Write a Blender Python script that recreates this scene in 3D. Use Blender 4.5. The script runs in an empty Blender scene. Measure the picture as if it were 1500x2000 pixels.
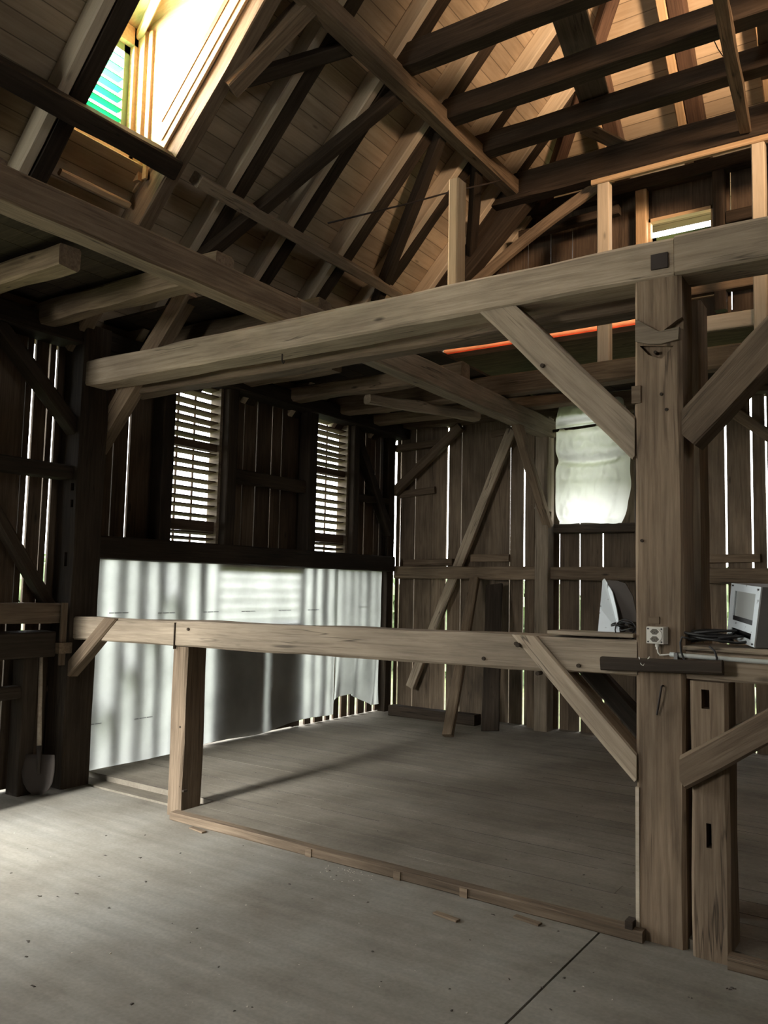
import bpy, bmesh, math, random
from mathutils import Vector, Matrix, noise

S = bpy.context.scene
COL = S.collection
V = Vector
R_ = math.radians

# ------------------------------------------------------------------ camera
FPX = 1605.76
YAW, PIT, ROL = R_(34.1215), R_(4.9824), R_(1.27395)
CAM = V((0, 0, 1.6))
fw = V((-math.sin(YAW) * math.cos(PIT), math.cos(YAW) * math.cos(PIT), math.sin(PIT)))
r0 = fw.cross(V((0, 0, 1))).normalized()
u0 = r0.cross(fw)
rt = r0 * math.cos(ROL) + u0 * math.sin(ROL)
up = -r0 * math.sin(ROL) + u0 * math.cos(ROL)
cd = bpy.data.cameras.new('camera')
cd.sensor_fit = 'VERTICAL'
cd.sensor_height = 36.0
cd.lens = FPX / 2000 * 36.0
cd.clip_start = 0.05
cd.clip_end = 200
cam = bpy.data.objects.new('camera', cd)
COL.objects.link(cam)
cam.matrix_world = Matrix((rt, up, -fw)).transposed().to_4x4()
cam.matrix_world.translation = CAM
S.camera = cam

# ------------------------------------------------------------------ world, lights, exposure
S.view_settings.view_transform = 'Standard'
S.view_settings.look = 'None'
S.view_settings.gamma = 1.0
S.view_settings.exposure = 0.0
S.cycles.max_bounces = 10
S.cycles.diffuse_bounces = 7
S.cycles.sample_clamp_indirect = 6.0

W = bpy.data.worlds.new('overcast_sky')
S.world = W
W.use_nodes = True
bg = W.node_tree.nodes['Background']
bg.inputs[0].default_value = (0.97, 0.99, 1.0, 1)
bg.inputs[1].default_value = 9.0

def area(name, loc, direction, sx, sy, power, color, spread=180):
    l = bpy.data.lights.new(name, 'AREA')
    l.shape = 'RECTANGLE'
    l.size, l.size_y = sx, sy
    l.energy = power
    l.color = color
    l.spread = R_(spread)
    o = bpy.data.objects.new(name, l)
    COL.objects.link(o)
    o.location = loc
    o.rotation_euler = V(direction).to_track_quat('-Z', 'Z').to_euler()
    return o
# daylight through the barn's own openings
area('daylight_side_door', (-6.30, 2.30, 2.3), (1, 0.25, -0.75), 1.5, 2.2, 45, (0.97, 1.0, 0.98), 130)
area('daylight_front_hatch', (-4.62, -3.6, 3.15), (-0.03, 1, -0.45), 1.1, 1.2, 58, (1.0, 1.0, 0.97), 26)
area('daylight_front_hatch_sky', (-4.62, -3.55, 2.8), (0.25, 1, 0.0), 1.2, 1.5, 70, (1.0, 0.95, 0.87), 120)
area('daylight_left_dormer', (-5.35, 3.55, 5.45), (1, 0.25, -0.02), 0.75, 0.9, 950, (1.0, 0.90, 0.74), 170)
area('daylight_right_dormer', (2.55, 3.1, 5.75), (-3.6, 3.7, 1.1), 0.9, 0.9, 135, (1.0, 0.65, 0.40), 60)
area('daylight_gable_hatch', (-2.05, 8.62, 5.5), (0.05, -1, 0.05), 0.6, 0.35, 14, (1.0, 0.86, 0.72), 170)

# ------------------------------------------------------------------ pixel helper (1500 x 2000 frame) : ray from the camera onto an axis plane
def at(px, py, ax, val):
    d = rt * ((px - 750) / FPX) - up * ((py - 1000) / FPX) + fw
    t = (val - CAM[ax]) / d[ax]
    return CAM + d * t

# ------------------------------------------------------------------ materials
def nt_new(name):
    m = bpy.data.materials.new(name)
    m.use_nodes = True
    nt = m.node_tree
    return m, nt, nt.nodes['Principled BSDF']

def N(nt, t, **kw):
    n = nt.nodes.new(t)
    for k, v in kw.items():
        setattr(n, k, v)
    return n

def ramp(nt, stops):
    r = N(nt, 'ShaderNodeValToRGB')
    e = r.color_ramp.elements
    while len(e) > 1:
        e.remove(e[-1])
    e[0].position = stops[0][0]
    e[0].color = (*stops[0][1], 1)
    for p, c in stops[1:]:
        x = e.new(p)
        x.color = (*c, 1)
    return r

def g3(v):
    return (v, v, v)

def wood(name, dark, mid, light, axis='X', crack=0.6, rough=0.8, bump=0.35, rnd=0.25, knots=0.0, stain=0.35, seam=None, fine=1.0):
    """Sawn or hewn timber: grain runs along the local axis; per-face attribute 'rnd' and object random shift it."""
    m, nt, b = nt_new(name)
    L = nt.links.new
    tc = N(nt, 'ShaderNodeTexCoord')
    oi = N(nt, 'ShaderNodeObjectInfo')
    at_ = N(nt, 'ShaderNodeAttribute', attribute_name='rnd')
    add = N(nt, 'ShaderNodeMath', operation='ADD')
    L(oi.outputs['Random'], add.inputs[0]); L(at_.outputs['Fac'], add.inputs[1])
    mul = N(nt, 'ShaderNodeMath', operation='MULTIPLY'); mul.inputs[1].default_value = 47.3
    L(add.outputs[0], mul.inputs[0])
    off = N(nt, 'ShaderNodeVectorMath', operation='ADD')
    L(tc.outputs['Object'], off.inputs[0]); L(mul.outputs[0], off.inputs[1])
    def mapped(long, cross):
        mp = N(nt, 'ShaderNodeMapping')
        s = [cross] * 3
        s['XYZ'.index(axis)] = long
        mp.inputs['Scale'].default_value = s
        L(off.outputs[0], mp.inputs['Vector'])
        return mp.outputs[0]
    n1 = N(nt, 'ShaderNodeTexNoise'); n1.inputs['Detail'].default_value = 8; n1.inputs['Roughness'].default_value = 0.65
    n1.inputs['Scale'].default_value = 1; n1.inputs['Distortion'].default_value = 0.5
    L(mapped(2.2 * fine, 48 * fine), n1.inputs['Vector'])
    r1 = ramp(nt, [(0.20, dark), (0.5, mid), (0.80, light)])
    L(n1.outputs[0], r1.inputs[0])
    n2 = N(nt, 'ShaderNodeTexNoise'); n2.inputs['Detail'].default_value = 5; n2.inputs['Scale'].default_value = 1
    L(mapped(1.6, 5), n2.inputs['Vector'])
    r2 = ramp(nt, [(0.3, g3(1 - stain)), (0.62, g3(1.1))])
    L(n2.outputs[0], r2.inputs[0])
    mx = N(nt, 'ShaderNodeMixRGB', blend_type='MULTIPLY'); mx.inputs[0].default_value = 1
    L(r1.outputs[0], mx.inputs[1]); L(r2.outputs[0], mx.inputs[2])
    # individual tone
    fr = N(nt, 'ShaderNodeMath', operation='FRACT')
    m2 = N(nt, 'ShaderNodeMath', operation='MULTIPLY'); m2.inputs[1].default_value = 7.31
    L(add.outputs[0], m2.inputs[0]); L(m2.outputs[0], fr.inputs[0])
    mr = N(nt, 'ShaderNodeMapRange'); mr.inputs[3].default_value = 1 - rnd; mr.inputs[4].default_value = 1 + rnd
    L(fr.outputs[0], mr.inputs[0])
    mx2 = N(nt, 'ShaderNodeMixRGB', blend_type='MULTIPLY'); mx2.inputs[0].default_value = 1
    L(mx.outputs[0], mx2.inputs[1]); L(mr.outputs[0], mx2.inputs[2])
    cur = mx2.outputs[0]
    h = n1.outputs[0]
    if crack > 0:
        n3 = N(nt, 'ShaderNodeTexNoise'); n3.inputs['Detail'].default_value = 3; n3.inputs['Scale'].default_value = 1
        n3.inputs['Distortion'].default_value = 0.2
        L(mapped(0.55, 13), n3.inputs['Vector'])
        r3 = ramp(nt, [(0.485, g3(1)), (0.5, g3(1 - crack)), (0.515, g3(1))])
        L(n3.outputs[0], r3.inputs[0])
        n4 = N(nt, 'ShaderNodeTexNoise'); n4.inputs['Scale'].default_value = 1
        L(mapped(1.3, 3), n4.inputs['Vector'])
        r4 = ramp(nt, [(0.5, g3(0)), (0.6, g3(1))])
        L(n4.outputs[0], r4.inputs[0])
        mx3 = N(nt, 'ShaderNodeMixRGB', blend_type='MULTIPLY')
        L(r4.outputs[0], mx3.inputs[0]); L(cur, mx3.inputs[1]); L(r3.outputs[0], mx3.inputs[2])
        cur = mx3.outputs[0]
    if knots > 0:
        vo = N(nt, 'ShaderNodeTexVoronoi'); vo.inputs['Scale'].default_value = 1
        L(mapped(1.7, 5.5), vo.inputs['Vector'])
        r5 = ramp(nt, [(0.03, g3(1 - knots)), (0.09, g3(1))])
        L(vo.outputs['Distance'], r5.inputs[0])
        mx4 = N(nt, 'ShaderNodeMixRGB', blend_type='MULTIPLY'); mx4.inputs[0].default_value = 1
        L(cur, mx4.inputs[1]); L(r5.outputs[0], mx4.inputs[2])
        cur = mx4.outputs[0]
    if seam:   # (axis letter, width) : joints between sheathing boards that belong to one slab
        sp = N(nt, 'ShaderNodeSeparateXYZ'); L(tc.outputs['Object'], sp.inputs[0])
        dv = N(nt, 'ShaderNodeMath', operation='DIVIDE'); dv.inputs[1].default_value = seam[1]
        L(sp.outputs[seam[0]], dv.inputs[0])
        f2 = N(nt, 'ShaderNodeMath', operation='FRACT'); L(dv.outputs[0], f2.inputs[0])
        r6 = ramp(nt, [(0.0, g3(0.35)), (0.03, g3(0.45)), (0.05, g3(1)), (0.97, g3(1)), (1.0, g3(0.6))])
        L(f2.outputs[0], r6.inputs[0])
        fl = N(nt, 'ShaderNodeMath', operation='FLOOR'); L(dv.outputs[0], fl.inputs[0])
        wn = N(nt, 'ShaderNodeTexWhiteNoise', noise_dimensions='1D'); L(fl.outputs[0], wn.inputs['W'])
        mr2 = N(nt, 'ShaderNodeMapRange'); mr2.inputs[3].default_value = 0.82; mr2.inputs[4].default_value = 1.1
        L(wn.outputs['Value'], mr2.inputs[0])
        for o_ in (r6.outputs[0], mr2.outputs[0]):
            q = N(nt, 'ShaderNodeMixRGB', blend_type='MULTIPLY'); q.inputs[0].default_value = 1
            L(cur, q.inputs[1]); L(o_, q.inputs[2]); cur = q.outputs[0]
    L(cur, b.inputs['Base Color'])
    b.inputs['Roughness'].default_value = rough
    b.inputs['Specular IOR Level'].default_value = 0.25
    bp = N(nt, 'ShaderNodeBump'); bp.inputs['Strength'].default_value = bump; bp.inputs['Distance'].default_value = 0.008
    L(h, bp.inputs['Height']); L(bp.outputs[0], b.inputs['Normal'])
    return m

def plain(name, col, rough=0.6, metal=0.0, var=0.12, scale=8, spots=0.0):
    m, nt, b = nt_new(name)
    L = nt.links.new
    tc = N(nt, 'ShaderNodeTexCoord')
    n1 = N(nt, 'ShaderNodeTexNoise'); n1.inputs['Scale'].default_value = scale; n1.inputs['Detail'].default_value = 6
    L(tc.outputs['Object'], n1.inputs['Vector'])
    r = ramp(nt, [(0.3, tuple(c * (1 - var) for c in col)), (0.7, tuple(min(1, c * (1 + var)) for c in col))])
    L(n1.outputs[0], r.inputs[0])
    cur = r.outputs[0]
    if spots:
        n2 = N(nt, 'ShaderNodeTexNoise'); n2.inputs['Scale'].default_value = scale * 4
        L(tc.outputs['Object'], n2.inputs['Vector'])
        r2 = ramp(nt, [(0.66, g3(1)), (0.72, g3(1 - spots))])
        L(n2.outputs[0], r2.inputs[0])
        q = N(nt, 'ShaderNodeMixRGB', blend_type='MULTIPLY'); q.inputs[0].default_value = 1
        L(cur, q.inputs[1]); L(r2.outputs[0], q.inputs[2]); cur = q.outputs[0]
    L(cur, b.inputs['Base Color'])
    b.inputs['Roughness'].default_value = rough
    b.inputs['Metallic'].default_value = metal
    return m

def sheet_mat(name, col, trans, wrinkle=0.3, dirt=0.25):
    """Thin woven membrane: part of the light comes through it."""
    m, nt, b = nt_new(name)
    L = nt.links.new
    out = nt.nodes['Material Output']
    tc = N(nt, 'ShaderNodeTexCoord')
    n1 = N(nt, 'ShaderNodeTexNoise'); n1.inputs['Scale'].default_value = 3.0; n1.inputs['Detail'].default_value = 8
    L(tc.outputs['Object'], n1.inputs['Vector'])
    r = ramp(nt, [(0.3, tuple(c * (1 - dirt) for c in col)), (0.62, col)])
    L(n1.outputs[0], r.inputs[0])
    n2 = N(nt, 'ShaderNodeTexNoise'); n2.inputs['Scale'].default_value = 60; n2.inputs['Detail'].default_value = 3
    L(tc.outputs['Object'], n2.inputs['Vector'])
    bp = N(nt, 'ShaderNodeBump'); bp.inputs['Strength'].default_value = wrinkle; bp.inputs['Distance'].default_value = 0.004
    L(n2.outputs[0], bp.inputs['Height'])
    d = N(nt, 'ShaderNodeBsdfDiffuse'); t = N(nt, 'ShaderNodeBsdfTranslucent')
    L(r.outputs[0], d.inputs[0]); L(r.outputs[0], t.inputs[0]); L(bp.outputs[0], d.inputs['Normal'])
    mx = N(nt, 'ShaderNodeMixShader'); mx.inputs[0].default_value = trans
    L(d.outputs[0], mx.inputs[1]); L(t.outputs[0], mx.inputs[2])
    L(mx.outputs[0], out.inputs['Surface'])
    return m

def floor_mat(name, a, bcol, c, axis_seam=False):
    m, nt, b = nt_new(name)
    L = nt.links.new
    tc = N(nt, 'ShaderNodeTexCoord')
    at_ = N(nt, 'ShaderNodeAttribute', attribute_name='rnd')
    n1 = N(nt, 'ShaderNodeTexNoise'); n1.inputs['Scale'].default_value = 1.3; n1.inputs['Detail'].default_value = 10; n1.inputs['Roughness'].default_value = 0.62
    L(tc.outputs['Object'], n1.inputs['Vector'])
    r = ramp(nt, [(0.32, a), (0.5, bcol), (0.68, c)])
    L(n1.outputs[0], r.inputs[0])
    mp = N(nt, 'ShaderNodeMapping'); mp.inputs['Scale'].default_value = (1.2, 16, 16)
    L(tc.outputs['Object'], mp.inputs['Vector'])
    n2 = N(nt, 'ShaderNodeTexNoise'); n2.inputs['Scale'].default_value = 1.0; n2.inputs['Detail'].default_value = 7
    L(mp.outputs[0], n2.inputs['Vector'])
    r2 = ramp(nt, [(0.3, g3(0.86)), (0.65, g3(1.05))])
    L(n2.outputs[0], r2.inputs[0])
    n3 = N(nt, 'ShaderNodeTexNoise'); n3.inputs['Scale'].default_value = 55; n3.inputs['Detail'].default_value = 2
    L(tc.outputs['Object'], n3.inputs['Vector'])
    r3 = ramp(nt, [(0.3, g3(0.9)), (0.7, g3(1.06))])
    L(n3.outputs[0], r3.inputs[0])
    mr = N(nt, 'ShaderNodeMapRange'); mr.inputs[3].default_value = 0.93; mr.inputs[4].default_value = 1.07
    L(at_.outputs['Fac'], mr.inputs[0])
    cur = r.outputs[0]
    for o_ in (r2.outputs[0], r3.outputs[0], mr.outputs[0]):
        q = N(nt, 'ShaderNodeMixRGB', blend_type='MULTIPLY'); q.inputs[0].default_value = 1
        L(cur, q.inputs[1]); L(o_, q.inputs[2]); cur = q.outputs[0]
    L(cur, b.inputs['Base Color'])
    b.inputs['Roughness'].default_value = 0.9
    b.inputs['Specular IOR Level'].default_value = 0.15
    bp = N(nt, 'ShaderNodeBump'); bp.inputs['Strength'].default_value = 0.25; bp.inputs['Distance'].default_value = 0.006
    L(n1.outputs[0], bp.inputs['Height']); L(bp.outputs[0], b.inputs['Normal'])
    return m

OLD = wood('old_oak', (0.075, 0.052, 0.034), (0.18, 0.131, 0.086), (0.275, 0.21, 0.145), crack=0.75, knots=0.7)
GREY = wood('weathered_grey_oak', (0.16, 0.125, 0.09), (0.31, 0.25, 0.18), (0.42, 0.345, 0.26), crack=0.7, knots=0.7, stain=0.3)
DARK = wood('smoke_dark_oak', (0.018, 0.013, 0.009), (0.042, 0.030, 0.020), (0.075, 0.054, 0.037), crack=0.6, stain=0.4)
RED = wood('red_brown_old_rafter', (0.05, 0.03, 0.02), (0.10, 0.06, 0.04), (0.15, 0.095, 0.062), crack=0.4)
NEW = wood('fresh_spruce', (0.40, 0.27, 0.15), (0.54, 0.38, 0.22), (0.64, 0.47, 0.30), crack=0.0, knots=0.5, stain=0.12, rnd=0.08, bump=0.12)
PALE = wood('pale_spruce', (0.40, 0.33, 0.24), (0.52, 0.45, 0.34), (0.60, 0.53, 0.42), crack=0.0, knots=0.4, stain=0.12, rnd=0.08, bump=0.12)
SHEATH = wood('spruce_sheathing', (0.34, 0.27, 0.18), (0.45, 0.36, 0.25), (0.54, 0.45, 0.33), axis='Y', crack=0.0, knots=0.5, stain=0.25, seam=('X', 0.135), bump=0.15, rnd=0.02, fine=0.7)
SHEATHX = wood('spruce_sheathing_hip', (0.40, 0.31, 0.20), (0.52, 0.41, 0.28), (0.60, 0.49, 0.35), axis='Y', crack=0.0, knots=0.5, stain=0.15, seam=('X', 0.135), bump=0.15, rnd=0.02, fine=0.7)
BOARD = wood('weathered_wall_boards', (0.05, 0.034, 0.023), (0.105, 0.074, 0.050), (0.17, 0.125, 0.088), axis='Z', crack=0.4, knots=0.6, stain=0.45, rnd=0.3)
BOARDL = wood('lighter_wall_boards', (0.08, 0.057, 0.038), (0.17, 0.127, 0.086), (0.25, 0.195, 0.137), axis='Z', crack=0.4, knots=0.6, stain=0.45, rnd=0.3)
SLAT = wood('brown_louvre_slats', (0.06, 0.04, 0.03), (0.12, 0.08, 0.058), (0.18, 0.125, 0.09), axis='Y', crack=0.2, rnd=0.1)
FLOORM = floor_mat('dusty_floor_panels', (0.15, 0.133, 0.106), (0.215, 0.2, 0.166), (0.265, 0.254, 0.222))
BAYM = floor_mat('dusty_floor_boards', (0.14, 0.121, 0.095), (0.195, 0.173, 0.137), (0.245, 0.22, 0.18))
MEMB = sheet_mat('white_membrane', (0.60, 0.615, 0.585), 0.66)
PLAST = sheet_mat('white_plastic_film', (0.82, 0.83, 0.75), 0.62, wrinkle=0.1, dirt=0.1)
PRINT = plain('grey_print', (0.25, 0.26, 0.27), 0.9)
GREEN = sheet_mat('green_painted_slats', (0.03, 0.28, 0.15), 0.06, dirt=0.3)
GREENF = plain('green_painted_frame', (0.10, 0.17, 0.07), 0.6)
TILE = sheet_mat('red_roof_tiles', (0.75, 0.16, 0.06), 0.5, dirt=0.35)  # made translucent so the strip glows as lit tiles would
ORANGE = sheet_mat('tile_glow_orange', (0.80, 0.46, 0.28), 0.85, dirt=0.15)  # lit look of the tiles put into a pale translucent colour
RUST = wood('orange_stained_strip', (0.35, 0.17, 0.08), (0.48, 0.25, 0.12), (0.55, 0.30, 0.16), crack=0.0, bump=0.1)
IRON = plain('rusty_iron', (0.05, 0.04, 0.035), 0.7, 0.6)
BLACK = plain('black_rubber', (0.012, 0.012, 0.012), 0.5)
WHITEP = plain('cream_plastic', (0.62, 0.60, 0.53), 0.45, var=0.05)
BROWNP = plain('brown_socket_plastic', (0.10, 0.085, 0.06), 0.5)
PIPEM = plain('grey_conduit', (0.42, 0.44, 0.41), 0.5)
ENAM = plain('white_enamel', (0.66, 0.73, 0.76), 0.45, var=0.06, spots=0.5)
GREYM = plain('grey_sheet_metal', (0.16, 0.16, 0.155), 0.5, 0.3)
DARKM = plain('dark_hardboard', (0.05, 0.04, 0.032), 0.7)
STEEL = plain('rusty_shovel_steel', (0.045, 0.035, 0.028), 0.75, 0.2)
HANDLE = wood('worn_ash_handle', (0.30, 0.25, 0.19), (0.45, 0.38, 0.30), (0.55, 0.48, 0.39), crack=0.0, bump=0.1)
GRASS = plain('meadow_grass', (0.13, 0.16, 0.06), 0.9, var=0.4, scale=2)
LEAF = plain('hedge_leaves', (0.19, 0.25, 0.13), 0.8, var=0.5, scale=3)
DIRT = plain('floor_crumbs', (0.06, 0.05, 0.04), 0.9)
CHIP = plain('pale_wood_chips', (0.55, 0.50, 0.42), 0.9)
BOXIN = plain('box_inside_pale', (0.55, 0.57, 0.52), 0.5)

# pale glossy pane: reflection of the bright side wall put into the base colour
GL, nt, b = nt_new('window_glass')
b.inputs['Base Color'].default_value = (0.62, 0.66, 0.64, 1)
b.inputs['Metallic'].default_value = 0.35
b.inputs['Roughness'].default_value = 0.08

# ------------------------------------------------------------------ mesh helpers
class MB:
    def __init__(s, seed=0):
        s.v, s.f, s.r, s.rng = [], [], [], random.Random(seed)
    def quad(s, pts, rnd=0.0):
        i = len(s.v); s.v += [V(p) for p in pts]; s.f.append(tuple(range(i, i + len(pts)))); s.r.append(rnd)
    def hexa(s, p, rnd=None):
        """eight corners: bottom ring of four then top ring of four, both counter-clockwise from above"""
        if rnd is None: rnd = s.rng.random()
        i = len(s.v); s.v += [V(q) for q in p]
        for f in ((3, 2, 1, 0), (4, 5, 6, 7), (0, 1, 5, 4), (1, 2, 6, 5), (2, 3, 7, 6), (3, 0, 4, 7)):
            s.f.append(tuple(i + k for k in f)); s.r.append(rnd)
    def box(s, x0, x1, y0, y1, z0, z1, rnd=None):
        s.hexa([(x0, y0, z0), (x1, y0, z0), (x1, y1, z0), (x0, y1, z0), (x0, y0, z1), (x1, y0, z1), (x1, y1, z1), (x0, y1, z1)], rnd)
    def tube(s, pts, rad, n=8, rnd=0.0):
        pts = [V(p) for p in pts]
        rads = rad if isinstance(rad, (list, tuple)) else [rad] * len(pts)
        base = len(s.v)
        ref = None
        for k, p in enumerate(pts):
            d = (pts[min(k + 1, len(pts) - 1)] - pts[max(k - 1, 0)]).normalized()
            if ref is None:
                ref = d.orthogonal().normalized()
            else:
                ref = (ref - d * ref.dot(d)).normalized()
            q = d.cross(ref)
            for j in range(n):
                a = 2 * math.pi * j / n
                s.v.append(p + (ref * math.cos(a) + q * math.sin(a)) * rads[k])
        for k in range(len(pts) - 1):
            for j in range(n):
                a, b_ = base + k * n + j, base + k * n + (j + 1) % n
                s.f.append((a, b_, b_ + n, a + n)); s.r.append(rnd)
        s.f.append(tuple(base + j for j in reversed(range(n)))); s.r.append(rnd)
        e = base + (len(pts) - 1) * n
        s.f.append(tuple(e + j for j in range(n))); s.r.append(rnd)
    def prism(s, outline, d, rnd=0.0):
        """closed outline (list of 3D points) pushed along vector d"""
        d = V(d); n = len(outline); i = len(s.v)
        s.v += [V(p) for p in outline] + [V(p) + d for p in outline]
        s.f.append(tuple(i + k for k in range(n))); s.r.append(rnd)
        s.f.append(tuple(i + n + k for k in reversed(range(n)))); s.r.append(rnd)
        for k in range(n):
            j = (k + 1) % n
            s.f.append((i + j, i + k, i + n + k, i + n + j)); s.r.append(rnd)
    def build(s, name, mat, parent=None, smooth=False, origin=None, mw=None):
        me = bpy.data.meshes.new(name)
        vs = s.v
        if mw is not None:
            inv = mw.inverted(); vs = [inv @ p for p in vs]
        elif origin is not None:
            o_ = V(origin); vs = [p - o_ for p in vs]
        me.from_pydata([tuple(p) for p in vs], [], s.f)
        a = me.attributes.new('rnd', 'FLOAT', 'FACE')
        a.data.foreach_set('value', s.r)
        me.materials.append(mat)
        bm = bmesh.new(); bm.from_mesh(me); bmesh.ops.recalc_face_normals(bm, faces=bm.faces); bm.to_mesh(me); bm.free()
        if smooth:
            me.polygons.foreach_set('use_smooth', [True] * len(me.polygons))
        o = bpy.data.objects.new(name, me)
        COL.objects.link(o)
        if mw is not None: o.matrix_world = mw
        elif origin is not None: o.location = origin
        if parent is not None:
            o.parent = parent
            o.matrix_parent_inverse = parent.matrix_world.inverted() if False else PINV(parent)
        return o

def world_mat(o):
    m = o.matrix_basis.copy()
    if o.parent is not None:
        m = world_mat(o.parent) @ o.matrix_parent_inverse @ m
    return m
def PINV(p):
    return world_mat(p).inverted()

def tag(o, label=None, cat=None, group=None, kind=None):
    if label: o['label'] = label
    if cat: o['category'] = cat
    if group: o['group'] = group
    if kind: o['kind'] = kind
    return o
def struct(o, label=None):
    return tag(o, label, None, None, 'structure')
def empty(name, loc, label, cat, group=None):
    o = bpy.data.objects.new(name, None); o.location = loc; o.empty_display_size = 0.1
    COL.objects.link(o)
    return tag(o, label, cat, group)

SEED = [100]
def timber(name, a, b_, w, h, mat, label=None, cat='beam', group=None, upv=(0, 0, 1), wob=0.006, cham=0.010, parent=None, seg=None, bow=0.0, taper=1.0):
    """One squared timber from a to b (centre line): w across, h along upv; slightly hewn edges. Local X is the grain."""
    SEED[0] += 1
    rng = random.Random(SEED[0])
    a, b_ = V(a), V(b_)
    X = (b_ - a).normalized(); Ln = (b_ - a).length
    Z = V(upv); Z = (Z - X * Z.dot(X)).normalized(); Y = Z.cross(X)
    mw = Matrix((X, Y, Z)).transposed().to_4x4(); mw.translation = a
    seg = seg or max(2, min(22, int(Ln / 0.16)))
    bm = []
    me_v, me_f = [], []
    o3 = rng.random() * 100
    for k in range(seg + 1):
        t = k / seg; x = t * Ln
        sc = 1 + (taper - 1) * t
        hw, hh = w / 2 * sc, h / 2 * sc
        c = min(cham, hw * 0.4, hh * 0.4)
        ring = [(-hw + c, -hh), (hw - c, -hh), (hw, -hh + c), (hw, hh - c), (hw - c, hh), (-hw + c, hh), (-hw, hh - c), (-hw, -hh + c)]
        bz = bow * math.sin(math.pi * t)
        for j, (y, z) in enumerate(ring):
            n_ = noise.noise_vector(V((x * 2.3 + o3, y * 9, z * 9 + j)))
            me_v.append((x, y + n_.x * wob, z + n_.y * wob + bz))
    for k in range(seg):
        for j in range(8):
            p, q = k * 8 + j, k * 8 + (j + 1) % 8
            me_f.append((p, p + 8, q + 8, q))
    me_f.append(tuple(range(8))); e = seg * 8
    me_f.append(tuple(e + j for j in reversed(range(8))))
    me = bpy.data.meshes.new(name)
    me.from_pydata(me_v, [], me_f)
    me.materials.append(mat)
    o = bpy.data.objects.new(name, me); COL.objects.link(o)
    o.matrix_world = mw
    if parent is not None:
        o.parent = parent; o.matrix_parent_inverse = PINV(parent)
        tag(o, label)
    else:
        tag(o, label, cat, group)
    return o

def bx(name, x0, x1, y0, y1, z0, z1, mat, label=None, cat='beam', group=None, **kw):
    """axis-aligned timber; grain along its longest side"""
    d = (x1 - x0, y1 - y0, z1 - z0); c = ((x0 + x1) / 2, (y0 + y1) / 2, (z0 + z1) / 2)
    k = d.index(max(d))
    if k == 0: return timber(name, (x0, c[1], c[2]), (x1, c[1], c[2]), d[1], d[2], mat, label, cat, group, **kw)
    if k == 1: return timber(name, (c[0], y0, c[2]), (c[0], y1, c[2]), d[0], d[2], mat, label, cat, group, **kw)
    return timber(name, (c[0], c[1], z0), (c[0], c[1], z1), d[0], d[1], mat, label, cat, group, upv=(0, 1, 0), **kw)

def carve(o, boxes):
    """cut recesses into a timber (world boxes), baked into its mesh"""
    mb = MB()
    for q in boxes:
        if len(q) == 6: mb.box(*q)
        else: mb.prism(q[0], q[1])
    c = mb.build('cutter', DARK)
    md = o.modifiers.new('cut', 'BOOLEAN'); md.object = c; md.operation = 'DIFFERENCE'; md.solver = 'EXACT'
    bpy.context.view_layer.update()
    dg = bpy.context.evaluated_depsgraph_get()
    me = bpy.data.meshes.new_from_object(o.evaluated_get(dg))
    o.modifiers.clear(); o.data = me
    bpy.data.objects.remove(c)

def trim(o, cuts):
    """saw off the ends of a timber along world planes (point, outward normal)"""
    bm = bmesh.new(); bm.from_mesh(o.data)
    inv = world_mat(o).inverted(); rot = inv.to_3x3()
    for co, no in cuts:
        r = bmesh.ops.bisect_plane(bm, geom=bm.verts[:] + bm.edges[:] + bm.faces[:], plane_co=inv @ V(co), plane_no=rot @ V(no), clear_outer=True)
        bmesh.ops.holes_fill(bm, edges=[e for e in bm.edges if e.is_boundary], sides=0)
    bmesh.ops.recalc_face_normals(bm, faces=bm.faces)
    bm.to_mesh(o.data); bm.free()

def peg(parent, p, n=(0, -1, 0), r=0.011, l=0.018):
    n = V(n)
    mb = MB(); mb.tube([V(p) - n * 0.03, V(p) + n * l], r, 8)
    return mb.build('peg', DARK, parent)

# ================================================================== SETTING
# ---- floors
mb = MB(1)
mb.hexa([(-6.0, -3.1, -0.05), (-1.385, -3.1, -0.05), (-1.385, 4.12, -0.05), (-6.0, 4.12, -0.05), (-6.0, -3.1, 0), (-1.388, -3.1, 0), (-1.376, 4.12, 0), (-6.0, 4.12, 0)], 0.5)
mb.hexa([(-1.37, -3.1, -0.05), (4.5, -3.1, -0.05), (4.5, 4.12, -0.05), (-1.37, 4.12, -0.05), (-1.375, -3.1, 0), (4.5, -3.1, 0), (4.5, 4.12, 0), (-1.366, 4.12, 0)], 0.4)
mb.box(-6.0, 4.5, -3.1, 4.12, -0.12, -0.05, 0.2)
struct(mb.build('floor', FLOORM), 'dusty grey floor panels in the foreground')
mb = MB(2)
y = 3.97; k = 0; ROWS = []
while y < 8.8:
    w_ = 0.150 + mb.rng.uniform(-0.02, 0.03)
    x0 = -4.32 if y < 4.16 else -6.0
    x = x0
    while x < 4.5:
        x2 = min(4.5, x + mb.rng.uniform(2.6, 4.4)) if x > x0 else x0 + mb.rng.uniform(1.2, 4.0)
        z = 0.042 + mb.rng.uniform(-0.0005, 0.0005)
        mb.box(x + 0.0006, x2 - 0.0006, y + .0007, min(y + w_, 8.82) - .0007, 0.0, z)
        x = x2
    y += w_
    if 4.2 < y < 8.7: ROWS.append(y)
mb.box(-6, 4.5, 4.16, 8.82, -0.12, 0.0, 0.1)
fb = struct(mb.build('floor_bay', BAYM), 'raised board floor of the bay behind the timber frame')
rs = random.Random(77); mb = MB(77); yy = 3.97
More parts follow.
